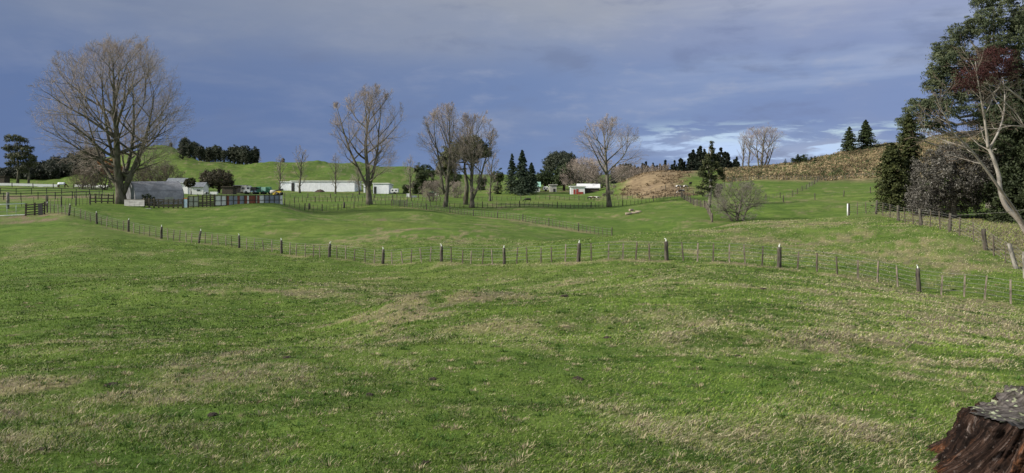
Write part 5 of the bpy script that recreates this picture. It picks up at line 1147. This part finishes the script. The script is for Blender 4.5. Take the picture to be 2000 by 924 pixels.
limb([(2004, 448, 54.5), (1985, 415, 54), (1955, 372, 53), (1925, 330, 52.5), (1895, 292, 52), (1862, 262, 51.5), (1838, 248, 51)], .13, .04, 8, f0=.55, L0=3.0)
limb([(1862, 262, 51.5), (1850, 235, 51), (1835, 205, 50.5), (1826, 180, 50)], .06, .015, 8, f0=.1, L0=2.4)
limb([(1895, 292, 52), (1870, 283, 52), (1845, 275, 52.5), (1815, 262, 53), (1800, 252, 53)], .06, .015, 8, f0=.2, L0=2.0)
limb([(2060, 240, 56), (2010, 205, 56), (1975, 178, 56), (1940, 150, 56), (1925, 132, 56)], .09, .025, 7, f0=.3, L0=2.8)
limb([(2060, 262, 55), (2010, 250, 55), (1975, 246, 55), (1945, 252, 55), (1915, 248, 55)], .07, .02, 8, f0=.3, L0=2.2)
limb([(2050, 300, 54), (2010, 262, 54), (1985, 222, 54), (1950, 190, 54), (1915, 165, 54)], .06, .02, 8, f0=.3, L0=2.4)
Bq.wood.obj('trunk', M_pale, lt, True); Bq.tw.obj('crown', M_brn, lt)
L_ = [tuple(pw(a, b_, d, lp)) + (r / F * d, r / F * d, r2 / F * d) for a, b_, d, r, r2 in ((1925, 128, 55, 40, 22), (1945, 110, 56, 34, 18), (1900, 148, 54, 36, 18), (1958, 142, 56, 32, 22), (1932, 98, 56, 18, 8), (1885, 168, 54, 26, 14), (1970, 125, 56, 20, 14))]
C_, N_, S_, K_ = blob_cloud(L_, 620, 20, .30, .06, (.022, .008, .008), (.070, .022, .020), .8, .75)
link('red_leaves', leaf_mesh('red_leaves', C_, N_, S_, K_), lt)
# lone overhead wire end on the fence and dead stick
a0 = at(1860, 50.5, 1.15); a1 = at(2060, 52, 2.2)
w_ = MB().tube([a0, a0.lerp(a1, .5) + Vector((0, 0, -.12)), a1], .018, 4).obj('stay_wire', M_postg); tag(w_, 'taut pale wire rising right from a boundary fence post into the trees', 'wire')

# ------------------------------------------------------------------ animals
def animal(name, label, px, d, rz, hide, s_=1.0, head=.0, kind='cow', group=None, cat=None, rug=None):
    """graze pose when head < 0"""
    P_ = [(0, 0, 1.05), (.45, 0, 1.08), (.85, 0, 1.12), (-.45, 0, 1.06), (-.85, 0, 1.10), (1.2, 0, 1.12 + head * .45), (1.5, 0, 1.15 + head), (1.75, 0, 1.0 + head * 1.15),
          (-1.02, 0, 1.15), (-1.12, 0, .75), (-1.14, 0, .45)]
    r_ = [.34, .34, .28, .35, .27, .17, .14, .09, .05, .03, .05]
    E_ = [(0, 1), (1, 2), (0, 3), (3, 4), (2, 5), (5, 6), (6, 7), (4, 8), (8, 9), (9, 10)]
    if kind == 'horse': P_ = [(x, y, z * 1.12) for x, y, z in P_]; r_ = [r * .9 for r in r_]
    for sy in (-1, 1):
        for bx, root, kn in ((.72, 2, .03), (-.75, 4, -.10)):
            i = len(P_); P_ += [(bx, sy * .17, .82), (bx + kn, sy * .18, .48), (bx + (0 if root == 2 else .04), sy * .18, .22), (bx + .02, sy * .18, .02)]; r_ += [.13 if root == 2 else .17, .07, .05, .06]; E_ += [(root, i), (i, i + 1), (i + 1, i + 2), (i + 2, i + 3)]
        i = len(P_); P_.append((1.42, sy * .20, 1.26 + head)); r_.append(.035); E_.append((6, i))
    me = bpy.data.meshes.new('tmp'); me.from_pydata(P_, E_, []); ob = link('tmp', me)
    sk = ob.modifiers.new('s', 'SKIN'); me.skin_vertices[0].data[0].use_root = True
    for i, r in enumerate(r_): me.skin_vertices[0].data[i].radius = (r, r)
    sub = ob.modifiers.new('u', 'SUBSURF'); sub.levels = 1; sub.render_levels = 1
    dg = bpy.context.evaluated_depsgraph_get(); me2 = bpy.data.meshes.new_from_object(ob.evaluated_get(dg)); bpy.data.objects.remove(ob); me2.name = name
    me2.materials.clear(); me2.materials.append(hide); me2.polygons.foreach_set('use_smooth', [True] * len(me2.polygons))
    o = link(name, me2, None, at(px, d)); o.rotation_euler = (0, 0, rz); o.scale = (s_,) * 3; tag(o, label, cat or kind, group)
    if rug:
        b_ = MB(); k = 9
        for j in range(6):
            x_ = -.95 + 1.75 * j / 5
            for i in range(k):
                a = math.pi * (1.18 * i / (k - 1) - .09); b_.v.append((x_, .42 * math.cos(a), 1.16 + .42 * math.sin(a) - (.12 if i in (0, k - 1) else 0)))
        for j in range(5):
            for i in range(k - 1): b_.f.append((j * k + i, j * k + i + 1, (j + 1) * k + i + 1, (j + 1) * k + i)); b_.m.append(0)
        c = b_.obj('rug', rug, o, True); sd_ = c.modifiers.new('t', 'SOLIDIFY'); sd_.thickness = .03
    return o
animal('horse', 'dark horse in a white rug grazing by the track at the left', 121, 236, R(10), M_hide_br, 1.15, -.7, 'horse', rug=M_rug)
animal('cow', 'black and white cow on the cattle hill, left of the lying group, highest', 1325, 184, R(5), M_hide_b, .66, -.1)
animal('cow', 'black and white cow on the cattle hill, lowest and nearest', 1331, 175, R(185), M_hide_b, .70, -.6)
animal('cow', 'black and white cow on the cattle hill, middle of the line', 1339, 185, R(12), M_hide_b, .62, -.5)
animal('cow', 'black cow on the cattle hill, rightmost and highest up', 1348.5, 190, R(60), M_hide_k, .75, .1)
animal('cow', 'black and white cow standing by the fence behind the stock yards', 402, 186, R(80), M_hide_b, .8, -.2)
animal('cow', 'dark cow in the paddock between the cedars and the batten fence', 1031, 172, R(180), M_hide_k, .7, -.6)
for i, (px, lab, m_) in enumerate(((1151, 'black goat at the left end of the herd by the lone bare tree', M_hide_k), (1155, 'pale goat second from the left in the herd by the lone bare tree', M_wool), (1159, 'brown goat in the middle of the herd by the lone bare tree', M_hide_br), (1163.5, 'cream goat right of the brown goat in the herd by the lone bare tree', M_wool), (1168, 'black and white goat at the right end of the herd by the lone bare tree', M_hide_b))):
    animal('goat', lab, px, 186 + (i % 2) * 1.5, R(20 + 150 * (i % 2)), m_, .52, -.1, 'goat', 'goat herd by the lone bare tree')

# ------------------------------------------------------------------ the tree stump in the corner
def stump():
    cx, cy = (2030 - PX0) / F * 4.5, 4.5; zb = float(H(cx, cy)); o = thing('tree_stump', (cx, cy, zb), 0, 'old dark rotting tree stump with a grey lichened top in the right corner', 'stump')
    NA, NZ = 420, 110; A_ = np.linspace(0, 2 * math.pi, NA, endpoint=False)[None, :]; T_ = np.linspace(0, 1, NZ)[:, None]
    ztop = .315 + .03 * np.sin(A_ * 2 + 1) + .008 * np.sin(A_ * 5) + .05 * np.exp(-((A_ - 1.35) / .5) ** 2) * 1.4
    nz2 = lambda f, g_, s_: np.sqrt(0) + vnoise(A_ * 0 + np.cos(A_) * f + T_ * 0, np.sin(A_) * f + T_ * g_, s_)
    lob = .10 * np.exp(-((A_ - 3.35) / .30) ** 2) + .07 * np.exp(-((A_ - 4.35) / .25) ** 2) + .08 * np.exp(-((A_ - 5.2) / .3) ** 2) + .06 * np.exp(-((A_ - 2.2) / .3) ** 2) + .07 * np.exp(-((A_ - .6) / .35) ** 2)
    flare = (1 - T_) ** 1.9
    twist = A_ + .35 * (1 - T_)
    r = .37 + .27 * flare + lob * (.3 + 1.9 * flare)
    gro = lambda f, s_: vnoise(np.cos(twist) * f + 50, np.sin(twist) * f + T_ * 1.3 + 50, s_)
    r = r + .050 * gro(5, 1) + .040 * gro(13, 2) + .026 * gro(30, 3) + .030 * vnoise(np.cos(twist) * 48, np.sin(twist) * 48 + T_ * 3, 4) + .02 * vnoise(A_ * 9 + T_ * 3, T_ * 16 + np.sin(A_ * 3), 31) + .035 * fbm(np.cos(A_) * 6 + 9, np.sin(A_) * 6 + T_ * 5 + 9, 5, 4, .6) + .03 * (np.abs(gro(9, 21)) * 2 - .3)
    crack = np.minimum(np.abs(((twist * 3.2 + .5 * gro(4, 8)) % 1.0) - .5), .08) / .08; r = r - .03 * (1 - crack) * ss(T_, 0, .3)
    r = r * (1 - .06 * ss(T_, .92, 1.0))
    z = -.14 + (ztop + .14) * T_ + .012 * gro(20, 6) * (T_ ** 3)
    x = r * np.cos(A_); y = r * np.sin(A_)
    v = np.stack([x, y, z + 0 * x], -1).reshape(-1, 3)
    i, j = np.meshgrid(np.arange(NZ - 1), np.arange(NA), indexing='ij'); j2 = (j + 1) % NA
    me = mesh_np('bark', v, [np.stack([i * NA + j, i * NA + j2, (i + 1) * NA + j2, (i + 1) * NA + j], -1).reshape(-1, 4)], None, True)
    fa = me.attributes.new('fibre', 'FLOAT_VECTOR', 'POINT'); tw_ = twist + .25 * gro(3, 12); fv = np.stack([np.cos(tw_) * .42, np.sin(tw_) * .42, T_ * .16 + 0 * A_], -1); fa.data.foreach_set('vector', fv.astype(np.float32).ravel())
    m, t, b, out = new_mat('rotting_stump_wood'); P = att(t, 'fibre').outputs['Vector']
    g1 = t.noise(t.mapping(P, (34, 34, 7)), 1.0, 6, .72, .6); g2 = t.noise(t.mapping(P, (10, 10, 7)), 1.0, 4, .65, .7); g3 = t.noise(t.mapping(P, (110, 110, 16)), 1.0, 5, .75, .3)
    c = t.mix(t.sstep(g1, .36, .66), (.016, .011, .010), (.115, .070, .052))
    c = t.mix(t.math('MULTIPLY', t.sstep(g2, .49, .64), .7), c, (.20, .085, .040))
    c = t.mix(t.math('MULTIPLY', t.sstep(t.math('ADD', g1, t.math('MULTIPLY', g3, .3)), .70, .82), .8), c, (.34, .29, .27))
    c = t.mix(t.math('MULTIPLY', t.sstep(g3, .56, .42), .75), c, (.012, .010, .010))
    PO = obj_coord(t); c = t.mix(t.math('MULTIPLY', t.sstep(t.noise(PO, 13, 5, .7, .6), .50, .60), .8), c, (.014, .011, .010)); c = t.mix(t.math('MULTIPLY', t.sstep(t.noise(PO, 30, 5, .7, .3), .60, .70), .6), c, (.30, .26, .24)); t.l.new(c, b.inputs['Base Color']); b.inputs['Roughness'].default_value = .9; b.inputs['Specular IOR Level'].default_value = .03; bump(t, b, t.math('ADD', g1, t.math('MULTIPLY', g3, .6)), .03, 1.0)
    me.materials.append(m); link('bark', me, o)
    # cut face
    NRr = 40; rt_ = r[-1] * .985; zt = z[-1]; fr = np.linspace(1, 0.02, NRr)[:, None]; ang = A_[0][None, :]
    X_ = rt_[None, :] * np.cos(ang) * fr; Y_ = rt_[None, :] * np.sin(ang) * fr
    Zt = zt[None, :] * fr ** 2 + .30 * (1 - fr ** 2) + .012 * vnoise(X_ * 9, Y_ * 30, 7) + .006 * vnoise(X_ * 30, Y_ * 60, 9) + .05 * ss(X_ + .6 * Y_, .12, .30) * (fr < 1) - .02 * ss(np.abs(X_ * .7 - Y_ + .02), .03, .0) + .004
    v = np.stack([X_, Y_, Zt], -1).reshape(-1, 3); i, j = np.meshgrid(np.arange(NRr - 1), np.arange(NA), indexing='ij'); j2 = (j + 1) % NA
    cap_ = np.array([[(NRr - 1) * NA + k for k in range(NA)]])
    me = mesh_np('cut_face', v, [np.stack([i * NA + j, i * NA + j2, (i + 1) * NA + j2, (i + 1) * NA + j], -1).reshape(-1, 4), cap_], None, True)
    m, t, b, out = new_mat('grey_cut_wood'); P = obj_coord(t); g1 = t.noise(t.mapping(P, (8, 46, 8)), 1.0, 6, .7, .5); g2 = t.noise(P, 11, 4, .65, .4)
    c = t.mix(t.sstep(g1, .35, .65), (.026, .021, .019), (.135, .12, .112)); c = t.mix(t.sstep(g2, .53, .64), c, (.035, .034, .022)); c = t.mix(t.math('MULTIPLY', t.sstep(t.noise(P, 23, 3), .58, .66), .8), c, (.30, .33, .20))
    t.l.new(c, b.inputs['Base Color']); b.inputs['Roughness'].default_value = .9; bump(t, b, g1, .012, 1.0); me.materials.append(m); link('cut_face', me, o)
    # lichens
    M_li = simple('grey_green_lichen', (.20, .23, .14), (.38, .41, .28), 40, .95, bumpd=.004); b_ = MB(); rr = random.Random(3)
    for k in range(15):
        a = rr.uniform(0, 6.28) if k % 2 else rr.uniform(1.2, 3.0); f = rr.uniform(.15, .95) ** .6; i_ = int(a / 6.2832 * NA) % NA; jj_ = min(NRr - 1, int((1 - f) * NRr)); q = Vector((float(X_[jj_, i_]), float(Y_[jj_, i_]), float(Zt[jj_, i_])))
        s_ = rr.uniform(.006, .020); nn = 8; c0_ = len(b_.v)
        b_.v.append((q.x, q.y, q.z + s_ * .55)); 
        for e in range(nn): aa = 6.283 * e / nn; k2 = s_ * rr.uniform(.7, 1.3); b_.v.append((q.x + k2 * math.cos(aa), q.y + k2 * math.sin(aa), q.z + s_ * .1 - .003))
        for e in range(nn): b_.f.append((c0_, c0_ + 1 + e, c0_ + 1 + (e + 1) % nn)); b_.m.append(0)
    b_.obj('lichen', M_li, o, True)
stump()

# clods and old dung on the turf, dark against the grass
def clod_mesh(seed):
    r_ = random.Random(seed); bm = bmesh.new(); bmesh.ops.create_icosphere(bm, subdivisions=3, radius=1)
    for v_ in bm.verts:
        p_ = v_.co; k_ = 1 + .5 * float(vnoise(np.array([p_.x * 2.2 + seed]), np.array([p_.y * 2.2 + p_.z]), seed)[0]) + .35 * float(vnoise(np.array([p_.x * 6 + seed]), np.array([p_.y * 6 + p_.z * 3]), seed + 3)[0]); v_.co = Vector((p_.x * k_, p_.y * k_ * .8, p_.z * k_ * .35))
    me_ = bpy.data.meshes.new('dung_pat'); bm.to_mesh(me_); bm.free(); me_.materials.append(M_earth); return me_
cms = [clod_mesh(s_) for s_ in (2, 5, 9)]
CL = [(560, 699, .10, 'dark clod at the end of the low straw rise left of centre'), (217, 753, .12, 'dark clod at the right end of the matted straw bank'), (246, 770, .08, 'small dark clod just below the matted straw bank'), (415, 812, .09, 'dark clod in the straw flecked grass at lower left'), (83, 879, .06, 'small dark clod near the bottom left corner'),
      (722, 773, .08, 'dark clod alone in the grass below centre left'), (846, 742, .09, 'dark clod below the central mound'), (1129, 741, .10, 'dark weedy clod in the green grass right of centre'), (1102, 580, .22, 'dark clod on the brow right of the central mound'), (1187, 661, .12, 'low dark clod right of the central mound'), (830, 905, .06, 'pale flecked clod near the bottom edge, middle'),
      (1440, 697, .10, 'small dark clod in the grass at right of centre'), (1490, 565, .18, 'dark clod near the fence right of centre'), (1707, 863, .05, 'small dark clod just left of the stump')]
for i, (px, py, s_, lab) in enumerate(CL):
    s_ *= .6
    o = link('dung_pat', cms[i % 3], None, hit(px, py)); o.scale = (s_, s_, s_); o.rotation_euler = (0, 0, i * 1.7); tag(o, lab, 'clod')
